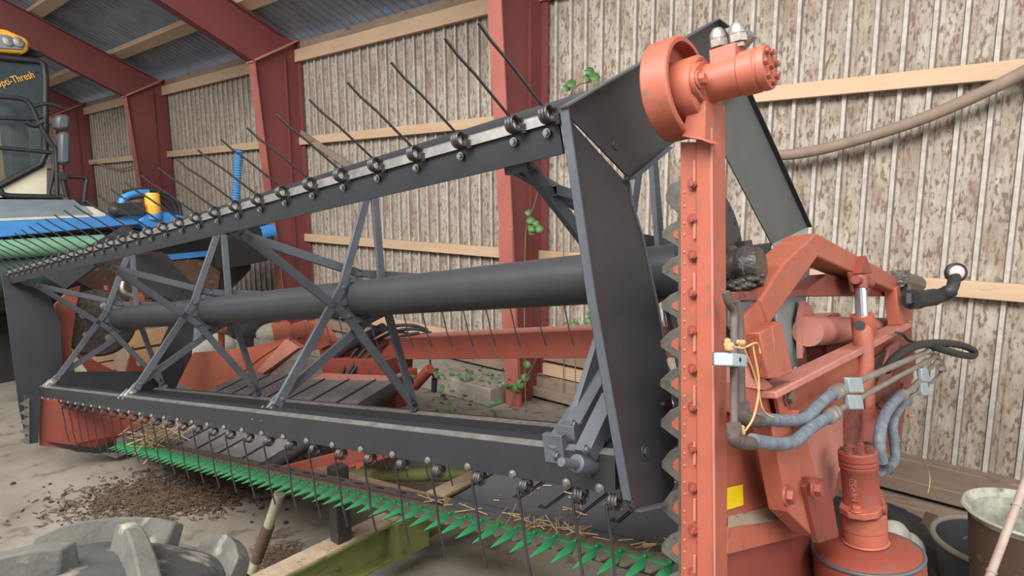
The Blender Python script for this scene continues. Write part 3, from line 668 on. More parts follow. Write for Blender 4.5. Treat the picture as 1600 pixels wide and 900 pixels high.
# bearing and shaft end
mb = MB(); sc_ = W(0, 0, 0); mb.lathe(W(-.475, -.01, .0), D, [(0, 0), (.044, 0), (.050, .008), (.050, .03), (.056, .034), (.056, .05), (.052, .055), (.052, .07), (.060, .072), (.060, .09), (.056, .10), (.056, .20), (0, .20)], 36)
sh = obj('shaft_bearing', mb, 'grease', arm, smooth=50)
mb = MB(); mb.cyl(W(-.40, 0, 0), W(-.28, 0, 0), .058, n=36); mb.cyl(PA(1155, 392, -.36), PA(1168, 388, -.36), .02, n=16); mb.box(PA(1160, 384, -.36), (DV, BV, VV), (.02, .03, .014)); obj('shaft_sleeve', mb, 'black', arm)
mb = MB()
for i in range(60):
    x, y = 1140+(i/60)*70, 442+random.random()*14-(i/60)*18; p = PA(x, y, -.475+.05*random.random()); mb.ball(p, .009+.010*random.random(), 7, 5, sq=(1, 1, .6))
o = obj('grease_build_up', mb, 'grease', arm, smooth=70)
mb = MB(); mb.prism([PA(x, y, -.49) for x, y in ((1136, 456), (1192, 455), (1194, 466), (1188, 470), (1136, 470))], DV*.12); obj('bearing_plate', mb, 'rustred', arm, bev=.003)
mb = MB(); mb.prism([PA(x, y, -.485) for x, y in ((1140, 472), (1186, 468), (1200, 508), (1190, 545), (1160, 542), (1138, 510))], DV*.02)
o = obj('bearing_hanger', mb, 'grey', arm, bev=.003)
mb = MB(); mb.prism([PA(x, y, -.495) for x, y in ((1153, 505), (1186, 470), (1200, 510), (1180, 545), (1160, 540))], DV*.02); obj('hanger_face', mb, 'orange', o, bev=.002)
# short leg below
mb = MB(); mb.prism([PA(x, y, -.53) for x, y in ((1187, 520), (1206, 510), (1216, 592), (1201, 592))], DV*.04); mb.prism([PA(x, y, -.532) for x, y in ((1206, 510), (1220, 502), (1240, 582), (1216, 592))], DV*.04)
obj('arm_stop_leg', mb, 'orange', H, bev=.004)
# lift cylinder
mb = MB(); c_ = lambda x, y, a=-.52: PA(x, y, a)
mb.cyl(c_(1348, 500), c_(1352, 665), .034, n=24); mb.lathe(c_(1347, 492), V3(c_(1348, 500))-V3(c_(1347, 492)), [(0, 0), (.040, 0), (.040, .08), (.034, .085)], 24)
lc = obj('lift_cylinder', mb, 'orange', H, smooth=50)
mb = MB(); mb.cyl(c_(1344, 448), c_(1347, 500), .022, n=20); obj('chrome_rod', mb, mat('chrome', (220, 222, 222), .15, .9, (196, 198, 198), 8, .5), lc)
mb = MB(); mb.cyl(c_(1336, 437), c_(1360, 444), .016, n=12); mb.cyl(c_(1344, 432), c_(1344, 452), .026, n=14); obj('clevis_pin', mb, 'orange2', lc)
mb = MB(); mb.cyl(c_(1343, 509, -.56), c_(1343, 509, -.54), .018, n=14); obj('port_plug', mb, 'rubber', lc)
# pivot end: bracket, black pins, marker arm
mb = MB(); mb.prism([PA(x, y, AA-.01) for x, y in ((1400, 450), (1412, 440), (1428, 468), (1426, 500), (1406, 508))], DV*.05); mb.hexb(PA(1428, 472, AA-.02), B, .014, .02); obj('pivot_bracket', mb, 'orange', H, bev=.003)
mb = MB(); mb.cyl(PA(1400, 436, AA), PA(1432, 444, AA), .045, n=20); mb.box(PA(1405, 440, AA), (DV, BV, VV), (.04, .04, .05)); obj('pivot_pin', mb, 'grease', H)
mk = MB(); mk.tube(bez([PA(x, y, a) for x, y, a in ((1424, 468, -.56), (1448, 466, -.60), (1472, 461, -.65), (1487, 451, -.69), (1492, 430, -.70))], 6), [.046]*4+[.040]*6+[.034]*8+[.027]*7, 16)
mk.prism([PA(1424, 458, -.565), PA(1470, 457, -.64), PA(1440, 472, -.59), PA(1424, 474, -.565)], DV*.02)
mk = obj('marker_arm', mk, 'rubber', H, smooth=60)
mb = MB(); q = V3(PA(1492, 426, -.70)); vd = (V3(CAM)-q).normalized(); ld = (vd*.7-DV*.5-BV*.2).normalized(); mb.lathe(q-ld*.025, ld, [(0, 0), (.03, 0), (.046, .02), (.046, .045), (.038, .05), (.036, .04), (0, .04)], 28); mo = obj('lamp_housing', mb, 'rubber', mk)
mb = MB(); mb.lathe(q+ld*.012, ld, [(0, 0), (.036, 0), (.034, .012), (.02, .02), (0, .022)], 24); obj('lamp_lens', mb, 'lens', mo, smooth=60)
# side frame sheets: stepped, seen along their length
AS = -.50
def sf(name, L, a, m, th=.01, **k):
    mb = MB(); mb.prism([PA(x, y, a) for x, y in L], DV*th); return obj(name, mb, m, H, **k)
sf('side_sheet', [(1140, 600), (1212, 612), (1340, 552), (1420, 508), (1432, 560), (1402, 700), (1330, 735), (1290, 800), (1262, 905), (1142, 905)], -.425, 'orange2')
# top rail of the side frame
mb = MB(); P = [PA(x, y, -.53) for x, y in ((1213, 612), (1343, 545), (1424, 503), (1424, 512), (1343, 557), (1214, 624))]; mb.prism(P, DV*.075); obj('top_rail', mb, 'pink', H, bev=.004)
sf('side_panel', [(1214, 622), (1342, 556), (1342, 628), (1252, 672), (1224, 668)], -.51, 'orange', .012, bev=.002)
sf('side_panel', [(1345, 556), (1424, 510), (1428, 560), (1345, 625)], -.49, 'orange2', .012)
mb = MB(); mb.prism([PA(x, y, -.50) for x, y in ((1360, 562), (1392, 542), (1380, 600), (1362, 612))], -DV*.004); obj('panel_window', mb, 'brown', H)
sf('side_strut', [(1392, 542), (1406, 534), (1390, 600), (1374, 606)], -.515, 'pink', .02)
mb = MB(); mb.hexb(PA(1228, 620, -.51), -D, .018, .02); obj('frame_bolt', mb, 'rust', H)
# left box section with sloping front, running down to the ledge
sf('frame_channel', [(1134, 598), (1162, 600), (1212, 612), (1222, 655), (1135, 644)], -.485, 'orange', .01, bev=.003)
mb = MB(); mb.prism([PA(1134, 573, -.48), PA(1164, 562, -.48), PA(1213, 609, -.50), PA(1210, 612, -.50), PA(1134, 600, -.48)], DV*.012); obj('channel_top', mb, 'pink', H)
sf('frame_channel', [(1206, 662), (1236, 662), (1272, 840), (1232, 800)], -.55, 'orange', .05, bev=.004)
sf('frame_channel', [(1236, 662), (1250, 640), (1290, 800), (1268, 835)], -.54, 'orange', .05, bev=.003)
sf('inner_sheet', [(1134, 640), (1208, 655), (1232, 800), (1134, 826)], -.448, 'orange', .01)
sf('smooth_sheet', [(1250, 668), (1340, 625), (1335, 700), (1310, 740), (1300, 790), (1284, 790)], -.505, 'pink', .012, bev=.002)
mb = MB(); mb.prism([PA(x, y, -.452) for x, y in ((1136, 762), (1160, 757), (1161, 789), (1135, 797))], -DV*.001); o = obj('reflector_sticker', mb, 'yellow', H); o['label'] = 'yellow rectangular sticker'
mb = MB(); mb.prism([PA(1137, 822, -.462), PA(1268, 804, -.47), PA(1262, 796, -.45), PA(1226, 786, -.447), PA(1137, 806, -.447)], -VV*.004)
lg = obj('ledge', mb, 'dust', H)
mb = MB(); mb.prism([PA(x, y, -.462) for x, y in ((1137, 823), (1269, 805), (1274, 832), (1137, 867))], DV*.006); obj('ledge_channel', mb, 'orange', lg, bev=.004)
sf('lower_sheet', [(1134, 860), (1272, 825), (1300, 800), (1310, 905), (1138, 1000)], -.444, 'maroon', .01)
mb = MB(); mb.prism([PA(x, y, -.565) for x, y in ((1259, 760), (1268, 746), (1290, 748), (1302, 782), (1312, 840), (1280, 850))], DV*.02); hb_ = obj('hanger_bracket', mb, 'maroon', H, bev=.004)
for (x, y, s) in ((1228, 774, .018), (1271, 763, .018)):
    mb = MB(); mb.hexb(PA(x, y, -.58), -D, s, .02); obj('frame_bolt', mb, 'orange2', H)
# grey seal strip behind the leg and long pink roller behind the rail
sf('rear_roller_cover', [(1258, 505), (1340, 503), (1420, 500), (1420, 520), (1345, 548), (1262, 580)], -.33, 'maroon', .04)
mb = MB(); mb.cyl(PA(1262, 518, -.38), PA(1408, 512, -.38), .055, n=24); obj('cross_roller', mb, 'pink', H, smooth=60)
mb = MB(); mb.prism([PA(x, y, -.36) for x, y in ((1258, 470), (1268, 478), (1276, 502), (1262, 520), (1254, 560), (1252, 500))], DV*.02); obj('rear_gusset', mb, 'pink', H)
# hydraulic pipework along the side
def pipe(name, L, a, r, m, n=6, sm=True, par=None):
    aa = a if isinstance(a, (list, tuple)) else [a]*len(L)
    P = [PA(x, y, q) for (x, y), q in zip(L, aa)]; mb = MB(); mb.tube(bez(P, n) if sm else P, r, 14); return obj(name, mb, m, par or H, smooth=60)
pipe('riser_pipe', [(1134, 456), (1138, 472), (1146, 488), (1147, 520), (1147, 660)], -.555, .0085, 'brownpipe')
pipe('riser_pipe', [(1150, 470), (1156, 500), (1157, 540), (1159, 640)], -.54, .0085, 'brownpipe')
mb = MB(); mb.prism([PA(x, y, -.575) for x, y in ((1144, 551), (1168, 554), (1167, 574), (1144, 572))], DV*.04); o = obj('pipe_clamp', mb, 'clamp', H, bev=.003); mb = MB(); mb.lathe(PA(1157, 562, -.576), D, [(0, 0), (.005, 0), (.005, .003), (0, .003)], 14); obj('clamp_hole', mb, 'dark', o)
mb = MB(); mb.prism([PA(x, y, -.56) for x, y in ((1134, 550), (1144, 551), (1144, 572), (1134, 571))], DV*.03); obj('clamp_back', mb, 'grey', o, bev=.002)
for (x, y) in ((1146, 668), (1160, 634)):
    mb = MB(); a = -.56 if x < 1150 else -.545
    mb.lathe(PA(x, y-6, a), -V, [(0, 0), (.017, 0), (.017, .022), (0, .022)], 6); mb.tube(bez([PA(x, y+6, a), PA(x+2, y+18, a), PA(x+12, y+24, a)], 5), .015, 12); mb.ball(PA(x+5, y+19, a), .018, 12, 8); mb.cyl(PA(x+10, y+22, a), PA(x+28, y+25, a), .015, n=14)
    obj('pipe_elbow', mb, 'brownpipe', H, smooth=50)
hA = pipe('return_hose', [(1190, 654), (1222, 657), (1256, 654), (1282, 630), (1300, 616), (1316, 610)], [-.545, -.55, -.56, -.57, -.575, -.58], .0155, 'hose')
hB = pipe('return_hose', [(1176, 688), (1210, 693), (1240, 690), (1268, 668), (1296, 650)], [-.56, -.565, -.575, -.58, -.585], .0155, 'hose')
for L, a in ((((1306, 613), (1318, 607)), -.578), (((1296, 650), (1312, 640)), -.585)):
    p, q = V3(PA(*L[0], a)), V3(PA(*L[1], a)); mb = MB(); d_ = q-p
    mb.lathe(p, d_, [(0, -.02), (.020, -.02), (.022, -.012), (.019, -.008), (.022, -.004), (.022, .018), (.019, .022), (.022, .026), (.022, .048), (.014, .052), (0, .052)], 20); obj('hose_ferrule', mb, 'pipe', H, smooth=40)
pipe('steel_line', [(1316, 607), (1350, 592), (1400, 570), (1450, 549)], [-.58, -.585, -.59, -.60], .0115, 'pipe', 3, False)
pipe('steel_line', [(1310, 640), (1350, 618), (1400, 590), (1460, 558)], [-.585, -.59, -.595, -.605], .010, 'pipe', 3, False)
for (y0, y1) in ((590, 614), (617, 640)):
    mb = MB(); mb.prism([PA(x, y, -.60) for x, y in ((1326, y0), (1347, y0), (1351, y1), (1330, y1))], DV*.016); obj('line_clamp', mb, 'clamp', H, bev=.004)
pipe('steel_line', [(1409, 620), (1426, 606), (1443, 590)], -.60, .013, 'pipe', 3, False)
pipe('steel_line', [(1420, 622), (1434, 613), (1446, 608)], -.60, .008, 'pipe', 3, False)
pipe('steel_line', [(1447, 580), (1465, 566)], -.60, .011, 'pipe', 3, False)
pipe('steel_line', [(1455, 598), (1466, 588), (1475, 574)], -.60, .008, 'pipe', 3, False)
for (y0, y1) in ((576, 597), (599, 618)):
    mb = MB(); mb.prism([PA(x, y, -.615) for x, y in ((1440, y0), (1449, y0-2), (1455, y1), (1443, y1))], DV*.02); obj('line_clamp', mb, 'clamp', H, bev=.004)
mb = MB()
for (x, y) in ((1452, 548), (1462, 556), (1466, 566), (1472, 576)): mb.box(PA(x, y, -.59), (DV, BV, VV), (.014, .03, .012)); mb.cyl(PA(x-3, y, -.61), PA(x+4, y+2, -.60), .013, n=6)
obj('line_unions', mb, 'pipe', H, bev=.002)
pipe('black_hose_loop', [(1385, 578), (1400, 558), (1428, 541), (1465, 536), (1500, 539), (1521, 548), (1520, 556), (1500, 554), (1466, 544), (1450, 540)], [-.55, -.56, -.59, -.63, -.67, -.70, -.70, -.67, -.63, -.60], .018, 'rubber')
pipe('black_cable', [(1400, 520), (1410, 522), (1420, 532), (1434, 536)], -.56, .006, 'rubber')
pipe('supply_hose', [(1408, 618), (1392, 634), (1379, 658), (1374, 690), (1378, 722)], [-.60, -.60, -.60, -.60, -.60], .0185, 'hose')
pipe('supply_hose', [(1418, 624), (1404, 640), (1395, 662), (1398, 700), (1398, 718), (1388, 732), (1376, 736)], [-.59]*7, .0165, 'hose')
mb = MB(); mb.lathe(PA(1410, 617, -.60), V3(PA(1402, 626, -.6))-V3(PA(1410, 617, -.6)), [(0, 0), (.023, 0), (.023, .05), (0, .05)], 16); obj('hose_ferrule', mb, 'pipe', H, smooth=50)
mb = MB(); mb.lathe(PA(1386, 732, -.6), V3(PA(1374, 734, -.6))-V3(PA(1386, 732, -.6)), [(0, 0), (.022, 0), (.022, .045), (0, .045)], 16); obj('hose_ferrule', mb, 'grey', H, smooth=50)
# holed plate and lower red parts behind the lines
mb = MB(); mb.prism([PA(x, y, -.54) for x, y in ((1362, 620), (1400, 590), (1412, 600), (1404, 630), (1378, 640))], DV*.01); mb.prism([PA(x, y, -.53) for x, y in ((1330, 625), (1372, 620), (1376, 700), (1330, 705))], DV*.03)
obj('valve_plate', mb, 'rustred', H)
mb = MB(); mb.cyl(PA(1352, 640, -.53), PA(1353, 690, -.53), .045, n=20); obj('cylinder_foot', mb, 'orange2', H)
# drive motor on its drum, low at the rear corner
q = V3(PA(1354, 860, -.60)); up = (VV*.97+BV*.0+V3(UPV)*.03).normalized()
mb = MB(); mb.lathe(q, up, [(0, -.30), (.150, -.30), (.150, -.02), (.146, 0), (.136, .008), (.06, .026), (0, .026)], 56)
dr = obj('swath_drum', mb, 'orange2', H, smooth=40); dr['label'] = 'round red drum with a dark worn rim'
mb = MB(); mb.tube([q+(frame(up)[0]*math.cos(t)+frame(up)[1]*math.sin(t))*.147-up*.002 for t in [2*math.pi*i/48 for i in range(48)]], .006, 8, closed=True); obj('worn_rim', mb, 'grey', dr, smooth=60)
q2 = q+up*.030
mb = MB(); mb.lathe(q2, up, [(0, 0), (.064, 0), (.060, .004), (.060, .040), (.062, .042), (.062, .085), (.054, .09), (0, .09)], 40); obj('drum_neck', mb, 'orange', dr, smooth=40)
q3 = q2+up*.098; x_, y_, z_ = frame(up, -B)
mb = MB(); mb.lathe(q3-up*.012, up, [(0, 0), (.038, 0), (.038, .014), (0, .014)], 8); obj('coupling', mb, 'grease', dr)
fl = MB(); P = [(-.085, -.02), (-.055, -.052), (.02, -.058), (.075, -.04), (.115, -.03), (.118, .0), (.085, .035), (.02, .058), (-.055, .05), (-.085, .02)]
rr = V3(B); ff = DV
fl.prism([q3+rr*u+ff*v for u, v in P], up*.020)
for u, v in ((-.07, 0), (.09, -.01)): fl.hexb(q3+rr*u+ff*v+up*.02, up, .013, .016)
obj('mounting_flange', fl, 'orange', dr, bev=.004)
fl = MB(); fl.cyl(q3-ff*.056+rr*.0+up*.010, q3-ff*.063+up*.010, .015, n=18); obj('flange_bolt', fl, 'orange2', dr)
mb = MB(); mb.lathe(q3+up*.018, up, [(0, 0), (.054, 0), (.050, .012), (.050, .106), (.053, .110), (.053, .116), (.049, .119), (.053, .122), (.053, .129), (.049, .132), (.053, .135), (.053, .155), (.048, .160), (0, .160)], 40)
dm = obj('drum_motor', mb, 'orange2', dr, smooth=40)
for i in range(8):
    t = 2*math.pi*i/7; r_ = .036 if i else 0; mb = MB(); mb.hexb(q3+up*.178+rr*r_*math.cos(t)+ff*r_*math.sin(t), up, .0095, .008); obj('cover_bolt', mb, 'rustred', dm)
mb = MB(); mb.cyl(q3+up*.06+rr*.045, q3+up*.10+rr*.062, .03, n=16); mb.cyl(q3+up*.10+rr*.052, q3+up*.112+rr*.085, .022, n=16); obj('motor_port', mb, 'orange', dm, smooth=50)
# raised maker's plate: letters cast up the motor barrel
front = (V3(CAM)-q3); front = (front-up*front.dot(up)).normalized(); side = up.cross(front).normalized()
fdir = (front*math.cos(-.38)+side*math.sin(-.38)).normalized(); sdir = up.cross(fdir).normalized()
pc = q3+up*.072+fdir*.0495
mb = MB()
for s_ in (-1, 1): mb.box(pc+sdir*.0095*s_, (sdir, up, fdir), (.0008, .032, .0018)); mb.box(pc+up*.032*s_, (sdir, up, fdir), (.0095, .0008, .0018))
obj('name_frame', mb, 'orange', dm)
fc = bpy.data.curves.new('cast_lettering', 'FONT'); fc.body = 'TCABN'; fc.size = .019; fc.extrude = .0012; fc.align_x = 'CENTER'; fc.align_y = 'CENTER'
fo = bpy.data.objects.new('cast_lettering', fc); COL.objects.link(fo)
dg = bpy.context.evaluated_depsgraph_get(); me = bpy.data.meshes.new_from_object(fo.evaluated_get(dg)); bpy.data.objects.remove(fo)
me.materials.append(M['pink']); lo = bpy.data.objects.new('cast_lettering', me); COL.objects.link(lo); lo.parent = dm
Mx = Matrix((-up, sdir, fdir)).transposed(); lo.rotation_euler = Mx.to_euler(); lo.location = pc-org(dm)+fdir*.001
# twine caught on the pipes
tw = MB()
for L in (((1160, 538), (1180, 590), (1192, 640), (1208, 652)), ((1176, 540), (1186, 600), (1178, 650), (1162, 676)), ((1140, 540), (1160, 544), (1182, 536), (1188, 552)),):
    tw.tube(bez([PA(x, y, -.575) for x, y in L], 6), .0022, 6)
tw2 = MB(); tw2.tube(bez([PA(x, y, -.575) for x, y in ((1420, 640), (1430, 690), (1452, 740), (1450, 770))], 6), .0022, 6); o = obj('twine', tw2, 'twine', smooth=60); tag(o, 'single strand of twine dangling in front of the wall below the grey hoses', 'twine')
tw = obj('twine', tw, 'twine', smooth=60); tag(tw, 'loose straw-coloured baler twine snagged round the side pipes', 'twine')
for (x, y, r) in ((1140, 540, .012), (1157, 538, .010), (1158, 672, .009), (1422, 650, .012)):
    mb = MB()
    for i in range(7): mb.ball(V3(PA(x, y, -.57))+Vector((random.uniform(-1, 1), random.uniform(-1, 1), random.uniform(-1, 1)))*r*.6, r*.6, 7, 5)
    obj('straw_knot', mb, 'straw', tw)
# ================================================================== TRAILER UNDER THE HEADER
XA, YA, ZA = (1, 0, 0), (0, 1, 0), (0, 0, 1)
bx = lambda mb, c, h: mb.box(c, (XA, YA, ZA), h)
tr = thing('header_trailer', (1.6, 2.4, 0), 'low lime-painted steel trailer frame carrying the header above the dirty floor', 'trailer')
YB, ZT = 2.42, .33
mb = MB(); bx(mb, (2.15, YB, ZT-.008), (1.0, .06, .008)); bx(mb, (2.15, YB, ZT-.10), (1.0, .006, .09)); bx(mb, (2.15, YB, ZT-.195), (1.0, .06, .008)); obj('cross_beam', mb, 'lime', tr, bev=.003)
mb = MB(); bx(mb, (2.15, YB, ZT+.002), (.99, .056, .002)); obj('beam_dust', mb, 'dust', tr)
mb = MB(); P = [wz(606, 838, ZT), wz(657, 826, ZT), wz(664, 838, ZT), wz(626, 856, ZT)]
bx(mb, (1.93, YB-.10, ZT-.09), (.10, .006, .10)); bx(mb, (1.83, YB-.05, ZT-.09), (.006, .05, .10)); bx(mb, (2.03, YB-.05, ZT-.09), (.006, .05, .10)); bx(mb, (1.93, YB-.05, ZT-.185), (.10, .05, .005)); obj('socket_box', mb, 'lime', tr, bev=.003)
mb = MB(); mb.prism([wz(690, 790, ZT), wz(778, 738, ZT), wz(800, 742, ZT), wz(715, 800, ZT)], (0, 0, -.02)); mb.prism([wz(715, 800, ZT), wz(800, 742, ZT), wz(800, 742, ZT-.12), wz(715, 800, ZT-.12)], (.012, .012, 0)); obj('side_rail', mb, 'lime', tr)
mb = MB(); bx(mb, (3.0, YB, ZT-.20), (.04, .25, .05)); mb.cyl((3.0, YB-.2, .12), (3.0, YB-.26, .12), .12, n=24); mb.cyl((3.0, YB+.2, .12), (3.0, YB+.26, .12), .12, n=24); obj('wheel_pair', mb, 'tyre', tr)
mb = MB(); q = wz(546, 852, ZT); bx(mb, (q[0], YB, (ZT+.70)/2), (.038, .032, (.70-ZT)/2)); obj('prop_post', mb, 'tine', tr, bev=.003)
mb = MB(); mb.cyl(wz(478, 741, .30), wz(790, 742, .30), .040, n=20); mb.cyl(wz(420, 741, .30), wz(480, 741, .30), .03, n=14); obj('cross_tube', mb, 'lime', tr, smooth=60)
mb = MB(); u, v = wz(455, 733, .46), wz(775, 812, .46); mb.bar(u, v, .10, .05, (0, 0, 1)); obj('long_rail', mb, 'lime', tr, bev=.004)
mb = MB(); u, v = wz(470, 742, .49), wz(700, 806, .49); mb.bar(V3(u)+Vector((.07, 0, .02)), V3(v)+Vector((.07, 0, .02)), .05, .02, (0, 0, 1)); obj('rusty_batten', mb, 'rust', tr)
# prop pole
p0, p1 = V3(wz(437, 771, .52)), V3(wz(387, 915, .0)); mdl = p0.lerp(p1, .34); m2 = p0.lerp(p1, .72)
t = thing('prop_pole', p1, 'pale round pole with a dark middle, leaning up against the green guard row', 'pole')
mb = MB(); mb.cyl(p0, mdl, .026, .024, n=16); obj('upper_length', mb, 'pole', t, smooth=50)
mb = MB(); mb.cyl(mdl, m2, .030, .028, n=16); obj('dark_sleeve', mb, 'brown', t, smooth=50)
mb = MB(); mb.cyl(m2, p1, .024, .022, n=16); obj('lower_length', mb, 'pole', t, smooth=50)

# ================================================================== FOREGROUND TYRE
def tyre(name, c, axis, R, wd, label, nl=13, lugh=.05, cat='tyre', ph=0.):
    t = thing(name, (c[0], c[1], 0), label, cat); c = V3(c); ax = V3(axis).normalized(); up = Vector((0, 0, 1)); fw = ax.cross(up).normalized()
    pt = lambda th, y, r: c+ax*y+(fw*math.cos(th)+up*math.sin(th))*r
    crown = lambda y: R-lugh-.10*(abs(y)/(wd/2))**2.6*wd
    mb = MB(); n = 72; ys = [-.5, -.46, -.38, -.25, -.12, 0, .12, .25, .38, .46, .5]; vs = []; fs = []
    prof = [(y*wd*.94, crown(y*wd)) for y in ys]; prof = [(-wd*.42, R*.55), (-wd*.50, R*.72)]+prof+[(wd*.50, R*.72), (wd*.42, R*.55)]; k = len(prof)
    for i in range(n): vs += [pt(2*math.pi*i/n, y, r) for y, r in prof]
    for i in range(n): fs += [(i*k+j, i*k+j+1, ((i+1) % n)*k+j+1, ((i+1) % n)*k+j) for j in range(k-1)]
    mb.add(vs, fs); obj('casing', mb, 'casing', t, smooth=60)
    proto = None
    for s in (-1, 1):
        for i in range(nl):
            th0 = 2*math.pi*(i+(.5 if s > 0 else 0))/nl+ph; mb = MB(); rows = 7; vs = []; fs = []
            for r_ in range(rows):
                f = r_/(rows-1); y = s*wd*(-.03+.55*f); th = th0-.30*(f**1.15)*(.62/R)*.9; w_ = (.062+.034*f)*(.62/R)*.62
                base = crown(y)-.012; top = crown(y)+lugh*(1-.12*f)-(.0 if 0 < f < 1 else .006)
                vs += [pt(th-w_*1.25, y, base), pt(th-w_*.8, y, top), pt(th+w_*.8, y, top), pt(th+w_*1.25, y, base)]
            for r_ in range(rows-1): fs += [(r_*4+j, r_*4+j+1, (r_+1)*4+j+1, (r_+1)*4+j) for j in range(3)]
            fs += [(0, 1, 2, 3), tuple((rows-1)*4+j for j in (3, 2, 1, 0))]
            mb.add(vs, fs); obj('tread_lug', mb, 'tyre', t, bev=.005, smooth=28)
    mb = MB(); mb.lathe(c-ax*wd*.3, ax, [(0, 0), (R*.56, 0), (R*.56, wd*.6), (0, wd*.6)], 40); obj('wheel_rim', mb, 'lime', t)
    return t
dirx = ray(50, 830); dh = nrm([dirx[0], dirx[1], 0]); cT = np.array([dh[0]*1.50, dh[1]*1.50, .62])
axT = V3(RT)*1.0; axT.z = 0; axT = Matrix.Rotation(math.radians(-14), 3, 'Z') @ axT
tyre('tractor_tyre', cT, axT, .62, .43, 'big dusty tractor tyre with deep chevron lugs, cut off by the bottom left corner', 12, .058, ph=.10)
c2_ = wz(338, 1060, .22); tyre('small_tyre', (c2_[0], c2_[1], .22), axT, .22, .16, 'small block-tread tyre peeking up beside the big tractor tyre', 18, .014)

# ================================================================== WALL BASE, RIGHT-HAND CLUTTER
mb = MB(); bx(mb, (XW-.12, 1.2, .075), (.06, 4.6, .045)); o = obj('sill_board', mb, 'oldtimber', bev=.006); tag(o, 'rough dusty board lying along the foot of the cladding at right', 'board')
mb = MB(); bx(mb, (4.33, .95, .03), (.07, 1.3, .03)); o = obj('floor_plank', mb, 'oldtimber', bev=.005); tag(o, 'old plank on the ground behind the tubs, with a dark gap behind it', 'plank')
t = thing('black_tub', (wz(1556, 850, .30)[0], wz(1556, 850, .30)[1], 0), 'round black plastic tub with a dusty pale rim, left of the tan bucket', 'tub')
qc = V3(wz(1556, 850, .30))
mb = MB(); mb.lathe((qc.x, qc.y, 0), ZA, [(0, .0), (.20, .0), (.25, .30), (.24, .30), (.192, .02), (0, .02)], 48); obj('tub_body', mb, 'tub', t, smooth=40)
mb = MB(); mb.tube([Vector((qc.x+.25*math.cos(a), qc.y+.25*math.sin(a), .30)) for a in [2*math.pi*i/48 for i in range(48)]], .014, 8, closed=True); obj('tub_rim', mb, 'tubrim', t, smooth=60)
qb = V3(wz(1605, 800, .68)); t = thing('mixing_bucket', (qb.x, qb.y, 0), 'brown grimy tapered bucket crusted with whitewash inside, at the right edge', 'bucket')
mb = MB(); mb.lathe((qb.x, qb.y, 0), ZA, [(0, 0), (.125, 0), (.190, .64), (.185, .64), (.12, .02), (0, .02)], 48); obj('bucket_body', mb, 'brown', t, smooth=40)
mb = MB(); mb.lathe((qb.x, qb.y, 0), ZA, [(.117, .03), (.180, .655), (.212, .68), (.218, .672), (.190, .64), (.119, .03)], 48); obj('bucket_lining', mb, 'bucket_in', t, smooth=40)
a_, b_ = CAM+ray(1606, 742)*2.15, CAM+ray(1546, 902)*2.0; dd_ = (b_-a_); e_ = a_+dd_*(a_[2]/-dd_[2]); s_ = a_-dd_*.6
pole = thing('bamboo_cane', e_, 'thin pale cane leaning across the bucket at the right edge', 'cane')
mb = MB(); mb.cyl(s_, e_, .0125, .0135, n=12); obj('cane_stalk', mb, 'cane', pole, smooth=60)
for f in (.2, .34, .5, .66, .8): q = V3(s_).lerp(V3(e_), f); mb = MB(); mb.cyl(q, q+(V3(e_)-q).normalized()*.008, .0155, n=12); obj('cane_node', mb, 'cane', pole)
# black sheeting and board behind the drum
mb = MB(); N_ = 10; vs = []; fs = []
c_ = V3(wz(1430, 880, 0))
for i in range(N_):
    for j in range(N_):
        z = .03+.20*math.exp(-((i-4.5)**2+(j-4.5)**2)/9)+.03*math.sin(i*2.1+j*1.3)
        vs.append((c_.x+.12+(i-4.5)*.075, c_.y+.22+(j-4.5)*.09, max(z, .01)))
for i in range(N_-1):
    for j in range(N_-1): fs.append((i*N_+j, i*N_+j+1, (i+1)*N_+j+1, (i+1)*N_+j))
mb.add(vs, fs); o = obj('rubber_sheet', mb, 'rubber', smooth=80); tag(o, 'crumpled black sheeting on the ground behind the red drum', 'sheeting')
mb = MB(); mb.bar(wz(1424, 880, .02), wz(1456, 803, .16), .012, .06, (0, 1, 0)); o = obj('dark_batten', mb, 'brown'); tag(o, 'short dark batten leaning up between the drum and the black tub', 'batten')
q = V3(wz(1395, 842, .22)); mb = MB(); mb.ball(q, .10, 16, 10, sq=(1, .8, .9)); mb.ball(q+Vector((.05, -.05, -.06)), .09, 16, 10); mb.ball(q+Vector((0, .02, -.13)), .12, 16, 10)
o = obj('white_sack', mb, 'white', smooth=70); tag(o, 'crumpled dirty white sack tucked behind the red drum', 'sack')
# slack pipe hung along the wall
P = [wx(x, y, 4.55) for x, y in ((1150, 246), (1215, 243), (1260, 238), (1320, 224), (1400, 200), (1460, 178), (1520, 152), (1570, 128), (1640, 92))]
mb = MB(); mb.tube(bez(P, 6), .036, 14); o = obj('suction_hose', mb, 'hosetan', smooth=60); tag(o, 'thick dusty hose sagging across the ribbed wall at upper right', 'hose')
mb = MB(); mb.bar(wx(470, 208, 4.60), wx(550, 262, 4.60), .08, .025, (1, 0, 0)); o = obj('loose_board', mb, 'oldtimber'); tag(o, 'thin weathered board leaning diagonally on the wall under the second girt', 'board')
mb = MB(); mb.tube(bez([wx(x, y, 4.6) for x, y in ((148, 254), (175, 262), (195, 263), (222, 252))], 6), .012, 8); o = obj('rope', mb, 'hosetan', smooth=60); tag(o, 'slack pale rope looped below the girt in the far bay', 'rope')
